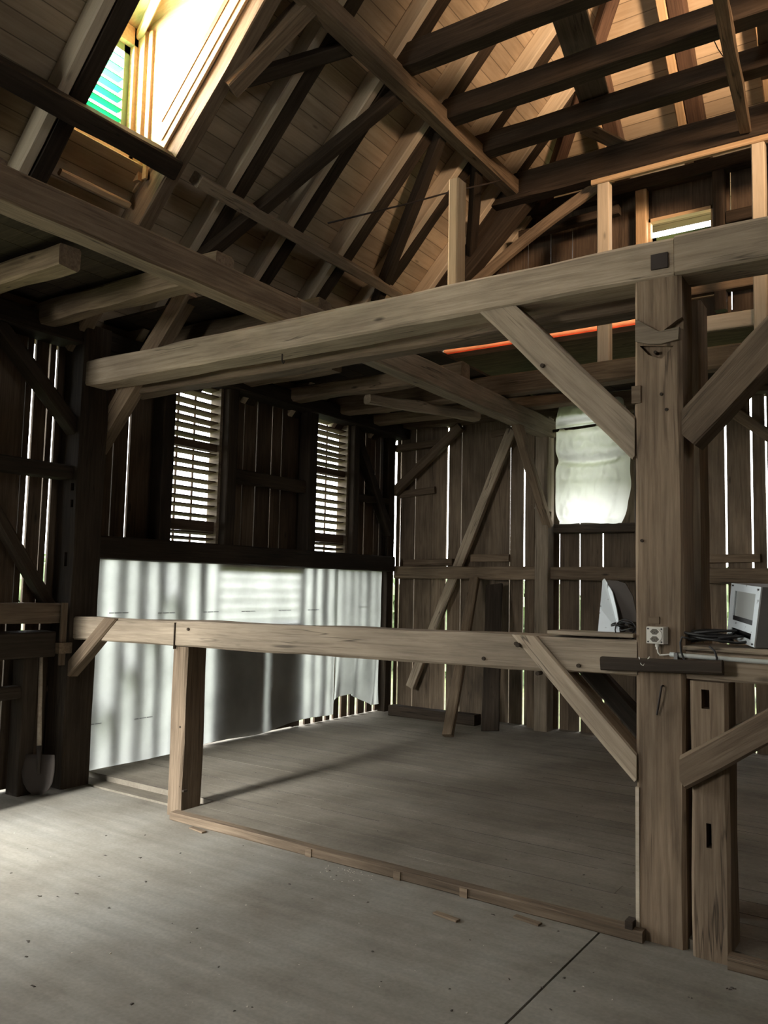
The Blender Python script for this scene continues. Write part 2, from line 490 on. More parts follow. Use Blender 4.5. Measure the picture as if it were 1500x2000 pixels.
for yy in ROWS:
    x = -5.6
    while x < 2.0:
        ln = rs.uniform(.15, 1.3)
        if rs.random() < .62:
            mb.box(x, x + ln, yy - rs.uniform(.001, .0028), yy + rs.uniform(.001, .0022), .040, .0431)
        x += ln + rs.uniform(.02, .5)
tag(mb.build('seam_strips', DIRT, fb), None, None, None, 'stuff')  # thin dark strips in place of open gaps between the boards

# ---- ground and hedges outside
mb = MB(3)
mb.quad([(-60, -60, -0.7), (60, -60, -0.7), (60, 60, -0.7), (-60, 60, -0.7)])
struct(mb.build('ground', GRASS))
def bush_row(name, pts, r, label):
    rng = random.Random(5); m_ = MB(5)
    for (x, y) in pts:
        for q in range(26):
            c = V((x + rng.uniform(-r, r), y + rng.uniform(-r, r), -0.7 + rng.uniform(0.1, 2.3)))
            rr = rng.uniform(0.25, 0.6)
            i = len(m_.v)
            for lat in range(5):
                for lon in range(7):
                    th, ph = math.pi * lat / 4, 2 * math.pi * lon / 7
                    d = V((math.sin(th) * math.cos(ph), math.sin(th) * math.sin(ph), math.cos(th)))
                    m_.v.append(c + d * rr * (1 + 0.35 * rng.uniform(-1, 1)))
            for lat in range(4):
                for lon in range(7):
                    a_, b2 = i + lat * 7 + lon, i + lat * 7 + (lon + 1) % 7
                    m_.f.append((a_, b2, b2 + 7, a_ + 7)); m_.r.append(rng.random())
    o = m_.build(name, LEAF)
    tag(o, label, 'hedge', None, 'stuff')
bush_row('hedge', [(-15, y) for y in (2, 3.4, 4.8, 6.5, 8, 9.8, 11.5, 13, 15)], 1.1, 'green hedge seen through the gaps of the louvred side wall')
bush_row('hedge', [(x, 19) for x in (-14, -12, -10, -8.3, -6.5, -5, -3, -1.5)], 1.1, 'green hedge seen through the gaps of the gable wall')

# ---- left wall boards (vertical, gaps between them)
XW = -5.80
def board_row(mb, axis, edges, lo, hi, plane, th, gap=0.0, jitter=0.004):
    pass
def wall_boards(mb, axis, gaps, a0, a1, z0, z1, p0, p1, maxw=0.27):
    """vertical boards from a0 to a1; gaps = [(centre, width)] real slits; wide runs are split into touching boards"""
    cur = a0
    runs = []
    for c, w_ in sorted(gaps):
        if c - w_ / 2 > cur: runs.append((cur, c - w_ / 2, False))
        cur = c + w_ / 2
    if cur < a1: runs.append((cur, a1, False))
    for s_, e_, _ in runs:
        n = max(1, int(round((e_ - s_) / maxw + 0.2)))
        for k in range(n):
            q0, q1 = s_ + (e_ - s_) * k / n, s_ + (e_ - s_) * (k + 1) / n
            if k: q0 -= 0.003
            dz = mb.rng.uniform(-0.015, 0.015); dp = mb.rng.uniform(-0.005, 0.005)
            j = [mb.rng.uniform(-0.0035, 0.0035) for _ in range(4)]
            if axis == 'Y':
                mb.hexa([(p0 + dp, q0 + j[0], z0), (p1 + dp, q0 + j[0], z0), (p1 + dp, q1 + j[1], z0), (p0 + dp, q1 + j[1], z0),
                         (p0 + dp, q0 + j[2], z1), (p1 + dp, q0 + j[2], z1), (p1 + dp, q1 + j[3], z1), (p0 + dp, q1 + j[3], z1)])
            else:
                mb.hexa([(q0 + j[0], p0 + dp, z0), (q1 + j[1], p0 + dp, z0), (q1 + j[1], p1 + dp, z0), (q0 + j[0], p1 + dp, z0),
                         (q0 + j[2], p0 + dp, z1), (q1 + j[3], p0 + dp, z1), (q1 + j[3], p1 + dp, z1), (q0 + j[2], p1 + dp, z1)])
W1 = (4.955, 5.605); W2 = (6.985, 7.66); WZ = (1.93, 3.50)
mb = MB(7)
up_gaps = [(4.246, .016), (4.437, .006), (4.595, .022), (5.808, .014), (6.001, .007), (6.187, .014), (6.418, .010), (6.579, .008), (7.912, .008), (8.123, .012), (8.341, .014), (8.46, .010)]
for a0, a1 in ((4.07, W1[0]), (W1[1], W2[0]), (W2[1], 8.80)):
    wall_boards(mb, 'Y', [g for g in up_gaps if a0 < g[0] < a1], a0, a1, 1.80, 3.62, XW - .024, XW)
for w_ in (W1, W2):
    mb.box(XW - .024, XW, w_[0], w_[1], WZ[1], 3.62)
    mb.box(XW - .024, XW, w_[0], w_[1], 1.80, WZ[0])
# lower part behind the membrane: wide gaps, a louvred opening, a closed panel
SH = [(4.215, .075), (4.44, .110), (4.67, .085), (4.89, .085), (5.105, .10), (5.37, .12), (5.60, .10), (7.06, .085), (7.24, .075), (7.45, .06), (7.58, .07), (7.74, .05), (7.90, .05), (8.06, .06), (8.25, .06), (8.42, .05)]
wall_boards(mb, 'Y', [g for g in SH if g[0] < 5.68], 4.07, 5.70, 0.06, 1.80, XW - .024, XW, 0.3)
wall_boards(mb, 'Y', [(6.42, .03)], 5.70, 6.90, 0.06, 1.17, XW - .024, XW, 0.3)
wall_boards(mb, 'Y', [], 5.70, 6.90, 1.70, 1.80, XW - .024, XW, 0.3)
wall_boards(mb, 'Y', [g for g in SH if g[0] > 6.9], 6.90, 8.80, 0.05, 1.80, XW - .024, XW, 0.3)
# near stretch, this side of the left post
wall_boards(mb, 'Y', [(3.60, .005), (3.662, .022), (3.788, .016), (3.856, .022), (3.965, .012)], 3.10, 4.07, 1.36, 3.62, XW - .024, XW)
wall_boards(mb, 'Y', [(3.40, .01), (3.56, .008), (3.70, .03), (3.84, .012)], 3.10, 4.07, 0.02, 1.36, XW - .024, XW)
struct(mb.build('wall_left', BOARD), 'gappy vertical board wall on the left')
# remaining closed parts of the left wall, with the big side door opening (y 1.5 .. 3.10)
mb = MB(8)
wall_boards(mb, 'Y', [], -3.1, 1.5, 0.0, 3.7, XW - .024, XW, 0.24)
wall_boards(mb, 'Y', [], 1.5, 3.10, 2.85, 3.7, XW - .024, XW, 0.24)
struct(mb.build('wall_left_front', BOARD))
mb = MB(145)
mb.box(-5.8, -5.33, 2.95, 3.0, 0.0, 3.5)
struct(mb.build('shade_panel', BOARD))  # added unseen panel, keeps the near wall and left post in shadow
bx('shade_board', -5.80, -5.36, 2.90, 2.948, 0.0, 1.3, DARK, 'added board outside the picture that keeps side door light off the near wall', 'board')  # added out of view to block the door light along the wall
# louvre slats of the opening behind the membrane
mb = MB(9)
for k in range(5):
    z = 1.23 + k * 0.10
    mb.box(XW - .06, XW - .012, 5.70, 6.90, z, z + .010)
for yy in (6.08, 6.5):
    mb.box(XW - .09, XW - .07, yy - .02, yy + .02, 1.16, 1.72)
o = mb.build('louvred_opening', SLAT)
tag(o, 'louvred opening glowing through the white membrane on the side wall', 'shutter')

# ---- gable wall
YG = 8.78
GG = [(-5.70, .016), (-5.472, .008), (-5.224, .006), (-5.007, .026), (-4.817, .010), (-4.161, .012), (-3.985, .026),
      (-3.549, .014), (-3.315, .018), (-3.05, .020), (-2.005, .018), (-1.776, .022), (-1.533, .018), (-1.398, .02), (-1.15, .015), (-0.9, .012)]
mb = MB(11)
WGX = (-3.44, -2.86); WGZ = (2.36, 3.50)
for a0, a1, z0, z1 in ((-5.76, WGX[0], 0.04, 3.72), (WGX[1], 0.0, 0.04, 3.72), (WGX[0], WGX[1], 0.04, WGZ[0]), (WGX[0], WGX[1], WGZ[1], 3.72)):
    wall_boards(mb, 'X', [g for g in GG if a0 < g[0] < a1], a0, a1, z0, z1, YG, YG + .024, 0.30)
wall_boards(mb, 'X', [], 0.0, 4.4, 0.04, 3.72, YG, YG + .024, 0.30)
struct(mb.build('wall_back', BOARDL), 'gable wall of vertical boards with light slits')
# upper gable wall, set back
YU = 8.30
UWX = (-2.40, -1.74); UWZ = (4.50, 5.40)
mb = MB(12)
UG = [(-3.99, .007), (-3.74, .006), (-3.47, .006), (-3.22, .010), (-1.60, .010), (-1.2, .008)]
for a0, a1, z0, z1 in ((-4.9, UWX[0], 4.47, 5.72), (UWX[1], 0.2, 4.30, 5.72), (UWX[0], UWX[1], UWZ[1], 5.72), (-2.2, UWX[1], 4.30, 4.50)):
    wall_boards(mb, 'X', [g for g in UG if a0 < g[0] < a1], a0, a1, z0, z1, YU, YU + .024, 0.26)
wall_boards(mb, 'X', [], 0.2, 4.0, 4.30, 5.72, YU, YU + .024, 0.26)
struct(mb.build('wall_back_upper', BOARD), 'upper gable boarding under the hip')
# small pent roof between the two walls, dark inside
mb = MB(13)
mb.hexa([(-5.8, 8.32, 4.27), (4.4, 8.32, 4.27), (4.4, 9.4, 3.68), (-5.8, 9.4, 3.68), (-5.8, 8.32, 4.33), (4.4, 8.32, 4.33), (4.4, 9.4, 3.74), (-5.8, 9.4, 3.74)], 0.3)
struct(mb.build('roof_pent', DARK), 'dark pent roof boards above the gable wall')
mb = MB(14)
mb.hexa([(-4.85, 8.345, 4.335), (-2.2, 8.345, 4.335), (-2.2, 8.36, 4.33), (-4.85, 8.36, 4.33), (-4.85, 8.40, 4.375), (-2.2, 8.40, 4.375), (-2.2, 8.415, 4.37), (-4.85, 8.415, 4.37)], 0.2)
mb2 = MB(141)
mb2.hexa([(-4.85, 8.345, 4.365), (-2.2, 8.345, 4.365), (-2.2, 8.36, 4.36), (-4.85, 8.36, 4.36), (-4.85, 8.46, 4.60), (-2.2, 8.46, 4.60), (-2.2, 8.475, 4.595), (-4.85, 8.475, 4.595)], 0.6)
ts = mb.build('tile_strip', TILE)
mb2.build('glow_edge', ORANGE, ts)
tag(ts, 'long glowing red tile strip in the slit under the upper gable boards', 'roof tiles')

# ---- right and front walls (outside the picture, closing the room)
mb = MB(15)
wall_boards(mb, 'Y', [], -3.1, 8.8, 0.0, 3.7, 4.5, 4.524, 0.3)
struct(mb.build('wall_right', BOARD))
mb = MB(16)
for a0, a1, z0, z1 in ((-5.82, -5.3, 0, 8.9), (-3.95, 4.52, 0, 8.9), (-5.3, -3.95, 0, 1.9), (-5.3, -3.95, 3.62, 8.9)):
    wall_boards(mb, 'X', [], a0, a1, z0, min(z1, 3.7), -3.124, -3.1, 0.3)
mb.prism([(-5.82, -3.12, 3.7), (4.52, -3.12, 3.7), (-0.6, -3.12, 9.1)], (0, 0.024, 0), 0.5)
struct(mb.build('wall_front', BOARD))

# ---- roof
SL = 1.08
XE, ZE = -5.6, 3.6           # a point of the plane under the rafters (left slope)
XR = -0.6                    # ridge
def zl(x): return ZE + SL * (x - XE)
NL = V((-SL, 0, 1)).normalized()
ZR = zl(XR)
def zr(x): return ZR - SL * (x - XR)
NR = V((SL, 0, 1)).normalized()
HY, HZ = 7.5, 6.6
def zh(y): return HZ - SL * (y - HY)
NH = V((0, SL, 1)).normalized()
def hip_y(z): return HY + (HZ - z) / SL
def slope_frame(origin, ex, ey):
    ex = V(ex).normalized(); ey = V(ey).normalized()
    m_ = Matrix((ex, ey, ex.cross(ey))).transposed().to_4x4(); m_.translation = origin
    return m_
def slab(name, pts, n, off, th, mat, mw, label=None):
    m_ = MB(20)
    m_.prism([V(p) + n * off for p in pts], n * th)
    return struct(m_.build(name, mat, mw=mw), label)
RD = 0.16                    # rafter depth
fl = slope_frame((XE, 0, ZE), (1, 0, SL), (0, 1, 0))
def L_(x, y): return V((x, y, zl(x)))
YD0, YD1 = 3.20, 3.86        # dormer opening
XD0, XD1 = -4.72, -3.42
zt = 5.36                    # hip eave height
x_eave = XE + (zt - ZE) / SL
y_eave = hip_y(zt)
slab('roof_left', [L_(-5.84, -3.1), L_(XR, -3.1), L_(XR, YD0), L_(-5.84, YD0)], NL, RD, .03, SHEATH, fl, 'left roof slope, pale boards')
slab('roof_left_below_dormer', [L_(-5.84, YD0), L_(XD0, YD0), L_(XD0, YD1), L_(-5.84, YD1)], NL, RD, .03, SHEATH, fl)
slab('roof_left_above_dormer', [L_(XD1, YD0), L_(XR, YD0), L_(XR, YD1), L_(XD1, YD1)], NL, RD, .03, SHEATH, fl)
slab('roof_left_far', [L_(-5.84, YD1), L_(XR, YD1), L_(XR, hip_y(ZR) + .35), L_(x_eave, y_eave + .35), L_(x_eave, 9.0), L_(-5.84, 9.0)], NL, RD, .03, SHEATH, fl, 'left roof slope beyond the dormer, pale boards')
fh = slope_frame((0, HY, HZ), (0, 1, -SL), (1, 0, 0))
xr_e = XR + (ZR - zt) / SL
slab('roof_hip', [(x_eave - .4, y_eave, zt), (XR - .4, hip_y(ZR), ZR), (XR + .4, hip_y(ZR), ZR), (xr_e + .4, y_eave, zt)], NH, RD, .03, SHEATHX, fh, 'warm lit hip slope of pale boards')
fr = slope_frame((XR, 0, ZR), (1, 0, -SL), (0, 1, 0))
def Rr(x, y): return V((x, y, zr(x)))
DR0, DR1, DX0, DX1 = 2.5, 3.7, 2.05, 3.25
slab('roof_right', [Rr(XR, -3.1), Rr(5.2, -3.1), Rr(5.2, DR0), Rr(XR, DR0)], NR, RD, .03, SHEATH, fr)
slab('roof_right_above_dormer', [Rr(XR, DR0), Rr(DX0, DR0), Rr(DX0, DR1), Rr(XR, DR1)], NR, RD, .03, SHEATH, fr)
slab('roof_right_below_dormer', [Rr(DX1, DR0), Rr(5.2, DR0), Rr(5.2, DR1), Rr(DX1, DR1)], NR, RD, .03, SHEATH, fr)
slab('roof_right_far', [Rr(XR, DR1), Rr(5.2, DR1), Rr(5.2, 9.0), Rr(xr_e, 9.0), Rr(xr_e, y_eave + .35), Rr(XR, hip_y(ZR) + .35)], NR, RD, .03, SHEATH, fr)

# ================================================================== ROOF TIMBERS
yk = [0.0, 0.76, 1.51, 2.27, 3.02, 4.53, 5.28, 6.01, 6.74, 7.49, 8.24]
where = {1.51: 'beyond the upper left picture corner', 2.27: 'cut off by the upper left picture corner', 3.02: 'left of the bright dormer', 4.53: 'first beyond the dormer truss', 5.28: 'second beyond the dormer truss', 6.01: 'third beyond the dormer truss',
         6.74: 'fourth beyond the dormer truss, behind the purlin', 7.49: 'fifth beyond the dormer truss', 8.24: 'last before the gable'}
for y_ in yk:
    vis = y_ >= 1.4
    xt = XR if y_ < hip_y(ZR) else min(XR, XE + (zh(y_) - ZE) / SL)
    def raf(name, y0, y1, depth, mat, lab, cat, grp, off=0.0):
        c = (y0 + y1) / 2
        timber(name, L_(-5.80, c) + NL * (depth / 2 + off), L_(xt, c) + NL * (depth / 2 + off), y1 - y0, depth, mat, lab, cat, grp, upv=NL, wob=0.004 if mat is PALE else 0.01)
    if vis:
        raf('new_rafter', y_ - .08, y_, RD, PALE, 'pale new rafter on the left slope, %s' % where[y_], 'rafter', 'pale new rafters of the left slope')
        raf('old_rafter', y_ + .005, y_ + .135, RD + .0, DARK, 'dark old rafter beside its pale twin, %s' % where[y_], 'rafter', 'dark old rafters of the left slope')

# dormer truss: heavy principal rafter and its new neighbour
pr = timber('principal_rafter', L_(-5.75, 3.936) + NL * 0.055, L_(XR, 3.936) + NL * 0.055, 0.118, 0.25, OLD, 'wide old principal rafter lit by the dormer beside it', 'rafter', upv=NL, wob=0.012)

# hip rafters
for x_, lab in ((-2.72, 'far left on the hip slope'), (-1.92, 'centre of the warm hip slope'), (-1.14, 'right part of the warm hip slope'), (-0.4, 'beyond the right picture edge')):
    zt_ = min(zl(x_), zr(x_))
    a_, b_ = V((x_, hip_y(zt_), zt_)), V((x_, 8.28, zh(8.28)))
    for w_, dx, m_, nm, gl in ((.085, -.042, NEW, 'new_rafter', 'fresh orange lit hip rafter'), (.15, .08, RED, 'old_rafter', 'red brown old hip rafter')):
        timber(nm, a_ + V((dx, 0, 0)) + NH * RD / 2, b_ + V((dx, 0, 0)) + NH * RD / 2, w_, RD, m_, '%s, %s' % (gl, lab), 'rafter', 'rafters of the hip slope', upv=NH, wob=0.004)
ha, hb = V((XR, hip_y(ZR), ZR)), V((x_eave, y_eave, zt))
timber('hip_rafter', ha + V((0.05, -.03, .03)), hb + V((0.05, -.03, .03)), .12, .16, RED, 'sloping hip rafter where the left slope meets the warm hip', 'rafter')

# purlins
def purlin(name, xc, zc, y0, y1, w, h, mat, lab, **kw):
    return timber(name, (xc, y0, zc), (xc, y1, zc), w, h, mat, lab, 'purlin', **kw)
purlin('mid_purlin', -3.545, 5.70, -3.0, 7.62, .15, .17, OLD, 'long dark purlin climbing to the top of the picture under the rafters', wob=.012, cham=.02)
lp = timber('low_purlin', (-4.60, 4.14, 4.63), (-4.60, 6.95, 4.60), .10, .12, GREY, 'thin cracked grey batten across the lower rafters', 'batten', wob=.010, upv=NL)
timber('dormer_sill_beam', (-4.61, 1.2, 4.63), (-4.61, 3.93, 4.63), .14, .16, DARK, 'dark beam forming the sill under the bright dormer', 'beam', wob=.014, upv=NL)

# collar beams
for k, (y_, z0, z1, lab, xl) in enumerate((
        (5.32, 5.75, 5.95, 'topmost dark collar beam, cut by the upper picture edge', -3.62),
        (6.05, 5.68, 5.87, 'second dark collar beam from the top', -3.62),
        (6.74, 5.70, 5.88, 'third dark collar beam, just above the heavy lowest one', -3.62),
        (7.53, 5.56, 5.85, 'heaviest and lowest dark collar beam in front of the gable', -3.95))):
    bx('collar_beam', xl, 2.6, y_ - .08, y_ + .08, z0, z1, DARK, lab, 'beam', 'collar beams', wob=.012)
bx('collar_batten', -2.70, 0.6, 7.44, 7.50, 5.50, 5.555, NEW, 'fresh orange batten under the heaviest collar beam', 'batten', wob=.003)

# wind braces under the left slope
def brace_on(p0, p1, w, h, mat, lab, off=-.05, **kw):
    def hp(px, py):
        d = rt * ((px - 750) / FPX) - up * ((py - 1000) / FPX) + fw
        t = (ZE + off - CAM.z - SL * (XE - CAM.x)) / (d.z - SL * d.x)
        return CAM + d * t
    timber('wind_brace', hp(*p0), hp(*p1), w, h, mat, lab, 'brace', 'wind braces under the left slope', upv=NL, **kw)
brace_on((372, 522), (806, 160), .11, .10, DARK, 'long dark diagonal wind brace crossing three rafters')
brace_on((470, 157), (705, 86), .10, .09, DARK, 'short dark wind brace running up to the purlin beside the dormer')
brace_on((735, 590), (862, 262), .11, .10, DARK, 'steep dark wind brace over the middle of the tie beam')
brace_on((916, 560), (932, 318), .10, .09, DARK, 'nearly upright dark wind brace behind the small new stud')
# lit strut rising from the principal rafter
brace_on((447, 172), (640, -30), .13, .13, OLD, 'strut with a lit edge leaning from the dormer rafter up to the purlin', off=-.09)

# truss and braces in the gable plane
timber('gable_rafter', (-4.95, 7.66, 4.30), (-3.45, 7.66, 5.72), .16, .24, DARK, 'broad black truss rafter running down from the end of the lowest collar beam', 'rafter', upv=NL)
timber('curved_brace', (-4.35, 7.60, 4.62), (-2.68, 7.60, 5.56), .06, .11, OLD, 'slender curved brace rising to the lowest collar beam', 'brace', bow=.05, seg=14)
timber('gable_tie', (-3.7, 8.0, 5.42), (-2.6, 8.0, 5.45), .10, .09, DARK, 'short dark tie behind the lowest collar beam', 'beam')

# loose boards lying over the collar beams
timber('loose_board', (-2.13, 5.15, 5.985), (-2.47, 7.05, 5.905), .27, .028, GREY, 'wide loose grey board lying across the collar beams at centre', 'board', 'loose boards on the collar beams', upv=(0, 0.03, 1))
timber('loose_board', (-0.72, 5.1, 5.985), (-0.98, 7.2, 5.905), .30, .028, GREY, 'wide loose grey board across the collar beams near the right picture edge', 'board', 'loose boards on the collar beams')
timber('loose_board', (-2.62, 7.1, 5.885), (-2.36, 7.72, 5.865), .16, .024, GREY, 'short broken board on the lowest collar beam', 'board', 'loose boards on the collar beams')
hb_ = timber('hanging_lath', (-1.11, 5.35, 5.69), (-1.30, 7.42, 5.62), .10, .05, OLD, 'dark lath nailed under the collar beams with its frayed end above the gable window', 'lath', wob=.012)
mb = MB(31); mb.tube([at(1391, 72, 1, 6.3), at(1402, 95, 1, 6.35), at(1412, 110, 1, 6.7)], .004, 5); mb.build('loose_twine', DARK, hb_)

# new studs and rails of the upper gable
for x0, x1, z0, z1, lab in ((-2.65, -2.53, 3.72, 5.56, 'pale new stud left of the upper gable window'), (-1.265, -1.155, 3.72, 5.56, 'pale new stud at the right picture edge')):
    bx('stud', x0, x1, 7.46, 7.56, z0, z1, PALE, lab, 'stud', 'new studs', wob=.003)
bx('stud', -2.50, -2.385, 8.18, 8.28, 4.47, 5.72, NEW, 'fresh orange stud at the left edge of the upper gable window', 'stud', 'new studs', wob=.003)
bx('stud', -1.74, -1.63, 8.17, 8.28, 4.30, 5.72, DARK, 'dark stud at the right edge of the upper gable window', 'stud', wob=.005)
bx('gable_rail', -4.85, 3.9, 8.16, 8.29, 4.49, 4.62, OLD, 'rail along the bottom of the upper gable boards', 'beam', wob=.006)
bx('gable_rail', -1.62, 3.0, 8.18, 8.28, 5.16, 5.27, DARK, 'dark rail to the right of the upper gable window', 'beam', wob=.006)
bx('cross_rail', -2.25, 0.5, 7.50, 7.56, 3.90, 4.04, PALE, 'pale new rail fixed to the studs right of the big post', 'batten', wob=.003)
bx('upper_plate', -4.0, 3.4, 8.16, 8.29, 5.70, 5.84, DARK, 'dark wall plate on top of the upper gable boards', 'beam')
# small stud standing on the tie beam
bx('stud', -2.30, -2.235, 3.985, 4.09, 3.30, 3.945, NEW, 'short fresh stud standing on the tie beam', 'stud', 'new studs', wob=.003)
# thin steel rod under the roof
mb = MB(32)
pts = [at(640, 436, 1, 5.2), at(714, 418, 1, 5.4), at(800, 397, 1, 5.8), at(879, 375, 1, 6.2), at(960, 357, 1, 6.9), at(1008, 345, 1, 7.45)]
mb.tube(pts, .008, 6)
tag(mb.build('steel_rod', IRON), 'thin sagging rod strung across the rafters to the lowest collar beam', 'rod')

# ---- upper gable window with green shutter
we = empty('gable_window', (-2.07, 8.3, 4.5), 'small upper gable window with green louvred shutter and a bright slit above', 'window')
mb = MB(33)
mb.box(UWX[0], UWX[0] + .035, 8.26, 8.33, UWZ[0], UWZ[1]); mb.box(UWX[1] - .035, UWX[1], 8.26, 8.33, UWZ[0], UWZ[1])
mb.box(UWX[0], UWX[1], 8.26, 8.33, UWZ[1] - .035, UWZ[1]); mb.box(UWX[0], UWX[1], 8.26, 8.33, UWZ[0] - .02, UWZ[0] + .02)
mb.build('frame', NEW, we)
mb = MB(34)
for k in range(8):
    z = 4.53 + k * .083
    mb.hexa([(UWX[0] + .075, 8.33, z + .045), (UWX[1] - .075, 8.33, z + .045), (UWX[1] - .075, 8.375, z - .005), (UWX[0] + .075, 8.375, z - .005),
             (UWX[0] + .075, 8.33, z + .053), (UWX[1] - .075, 8.33, z + .053), (UWX[1] - .075, 8.375, z + .003), (UWX[0] + .075, 8.375, z + .003)])
mb.build('louvre_panel', GREEN, we)
mb = MB(35)
mb.box(UWX[0] + .035, UWX[0] + .075, 8.33, 8.37, 4.5, 5.22); mb.box(UWX[1] - .075, UWX[1] - .035, 8.33, 8.37, 4.5, 5.22)
mb.box(UWX[0] + .035, UWX[1] - .035, 8.33, 8.37, 5.17, 5.22); mb.box((UWX[0] + UWX[1]) / 2 - .008, (UWX[0] + UWX[1]) / 2 + .008, 8.375, 8.39, 4.5, 5.21)
mb.build('shutter_frame', GREENF, we)

# ---- left dormer
DXF, DY0, DY1 = -4.97, 3.14, 3.875
dz = lambda x: 5.76 + .22 * (x - DXF)
de = empty('dormer', (DXF, 3.5, 4.4), 'bright dormer of fresh boards with a green louvred shutter, top left', 'dormer')
mb = MB(36)
xj = (3.6 + .236 + 1.08 * 5.6 - 5.76 - .22 * 4.97) / (.22 - 1.08)
mb.prism([(DXF, DY1, zl(DXF) + .22), (-4.66, DY1, zl(-4.66) + .12), (-3.40, DY1, zl(-3.40) + .12), (-3.40, DY1, dz(-3.40)), (DXF, DY1, dz(DXF))], (0, -.022, 0))
mb.build('right_cheek', NEW, de)
mb = MB(37)
mb.prism([(DXF, DY0 - .022, zl(DXF) + .22), (-4.66, DY0 - .022, zl(-4.66) + .12), (-3.40, DY0 - .022, zl(-3.40) + .12), (-3.40, DY0 - .022, dz(-3.40)), (DXF, DY0 - .022, dz(DXF))], (0, .022, 0))
mb.build('left_cheek', NEW, de)
mb = MB(38)
mb.hexa([(DXF - .1, DY0, dz(DXF - .1)), (-3.3, DY0, dz(-3.3)), (-3.3, DY1, dz(-3.3)), (DXF - .1, DY1, dz(DXF - .1)),
         (DXF - .1, DY0, dz(DXF - .1) + .025), (-3.3, DY0, dz(-3.3) + .025), (-3.3, DY1, dz(-3.3) + .025), (DXF - .1, DY1, dz(DXF - .1) + .025)])
mb.build('dormer_ceiling', NEW, de)
timber('ceiling_batten', (DXF, 3.83, dz(DXF) - .05), (-3.6, 3.30, dz(-3.6) - .05), .05, .07, NEW, parent=de)
mb = MB(39)
fy0, fy1, fz0, fz1 = DY0, DY1 - .022, 4.56, dz(DXF)
mb.box(DXF - .03, DXF + .03, fy0, fy0 + .07, fz0, fz1); mb.box(DXF - .03, DXF + .03, fy1 - .07, fy1, fz0, fz1)
mb.box(DXF - .03, DXF + .03, fy0, fy1, fz1 - .14, fz1); mb.box(DXF - .03, DXF + .03, fy0, fy1, fz0, fz0 + .22)
mb.box(DXF + .03, DXF + .10, fy1 - .035, fy1, fz0, fz1 - .02); mb.box(DXF + .13, DXF + .17, fy1 - .02, fy1, fz0, fz1 - .04)
mb.build('window_frame', NEW, de)
mb = MB(40)
sy0, sy1, sz0, sz1 = fy0 + .07, fy1 - .07, fz0 + .22, fz1 - .14
mb.box(DXF - .06, DXF - .02, sy0, sy0 + .05, sz0, sz1); mb.box(DXF - .06, DXF - .02, sy1 - .05, sy1, sz0, sz1)
mb.box(DXF - .06, DXF - .02, sy0, sy1, sz1 - .06, sz1); mb.box(DXF - .06, DXF - .02, sy0, sy1, sz0, sz0 + .05)
mb.build('shutter_frame', GREENF, de)
mb = MB(41)
n_ = 9
for k in range(n_):
    z = sz0 + .07 + k * (sz1 - sz0 - .12) / n_
    mb.hexa([(DXF - .075, sy0 + .05, z - .004), (DXF - .02, sy0 + .05, z + .008), (DXF - .02, sy1 - .05, z + .008), (DXF - .075, sy1 - .05, z - .004),
             (DXF - .075, sy0 + .05, z + .004), (DXF - .02, sy0 + .05, z + .016), (DXF - .02, sy1 - .05, z + .016), (DXF - .075, sy1 - .05, z + .004)])
mb.build('louvre_panel', GREEN, de)
mb = MB(42)
mb.prism([(-4.66, DY1 - .024, zl(-4.66) + .20), (-3.42, DY1 - .024, zl(-3.42) + .20), (-3.42, DY1 - .024, zl(-3.42) + .36), (-4.66, DY1 - .024, zl(-4.66) + .36)], (0, -.006, 0))
mb.build('edge_trim', NEW, de)
mb = MB(142)
mb.prism([(-4.66, DY1 - .030, zl(-4.66) + .34), (-3.42, DY1 - .030, zl(-3.42) + .34), (-3.42, DY1 - .030, zl(-3.42) + .40), (-4.66, DY1 - .030, zl(-4.66) + .40)], (0, -.006, 0))
mb.build('narrow_strip', RUST, de)
timber('trim_batten', (-4.97, YD0 + .04, zl(-4.97) + .11), (-4.97, YD1 - .03, zl(-4.97) + .11), .05, .04, NEW, 'fresh batten on the boards below the dormer sill beam', 'batten', upv=NL)

# right dormer shell (outside the picture, lets warm daylight onto the hip)
mb = MB(43)
xo, zo = DX1 + .55, zr(DX0) + .35
mb.prism([(DX0, DR0, zr(DX0) + .2), (DX1, DR0, zr(DX1) + .2), (xo, DR0, zr(DX1) + .2), (xo, DR0, zo), (DX0, DR0, zo)], (0, .022, 0))
mb.prism([(DX0, DR1, zr(DX0) + .2), (DX1, DR1, zr(DX1) + .2), (xo, DR1, zr(DX1) + .2), (xo, DR1, zo), (DX0, DR1, zo)], (0, -.022, 0))
mb.box(DX0 - .1, xo, DR0, DR1, zo, zo + .025)
tag(mb.build('dormer_shell', NEW), 'dormer of fresh boards on the right roof slope, outside the picture', 'dormer')

# ================================================================== MAIN FRAME (plane y = 3.94)
YF = 3.94
tb = bx('tie_beam', -5.78, -1.02, YF, 4.16, 3.105, 3.300, GREY, 'long pale tie beam crossing the picture from the left post to the big post', 'beam', wob=.012, cham=.014)
bx('tie_beam', -1.015, 4.4, YF - .004, 4.155, 3.105, 3.305, GREY, 'pale tie beam continuing to the right of the big post', 'beam', wob=.010, cham=.014)
mb = MB(50); mb.box(-1.125, -1.045, YF - .012, YF + .04, 3.150, 3.225); mb.build('iron_block', IRON, tb)
mb = MB(51)
hk = at(551, 700, 1, 4.02)
mb.tube([hk + V((0, 0, .03)), hk + V((0, 0, -.02)), hk + V((.012, 0, -.035)), hk + V((.022, 0, -.02))], .005, 6); mb.build('iron_hook', IRON, tb)
bx('under_beam', -5.4, -1.05, 4.24, 4.40, 3.07, 3.215, OLD, 'second beam running close behind the tie beam', 'beam', wob=.012)

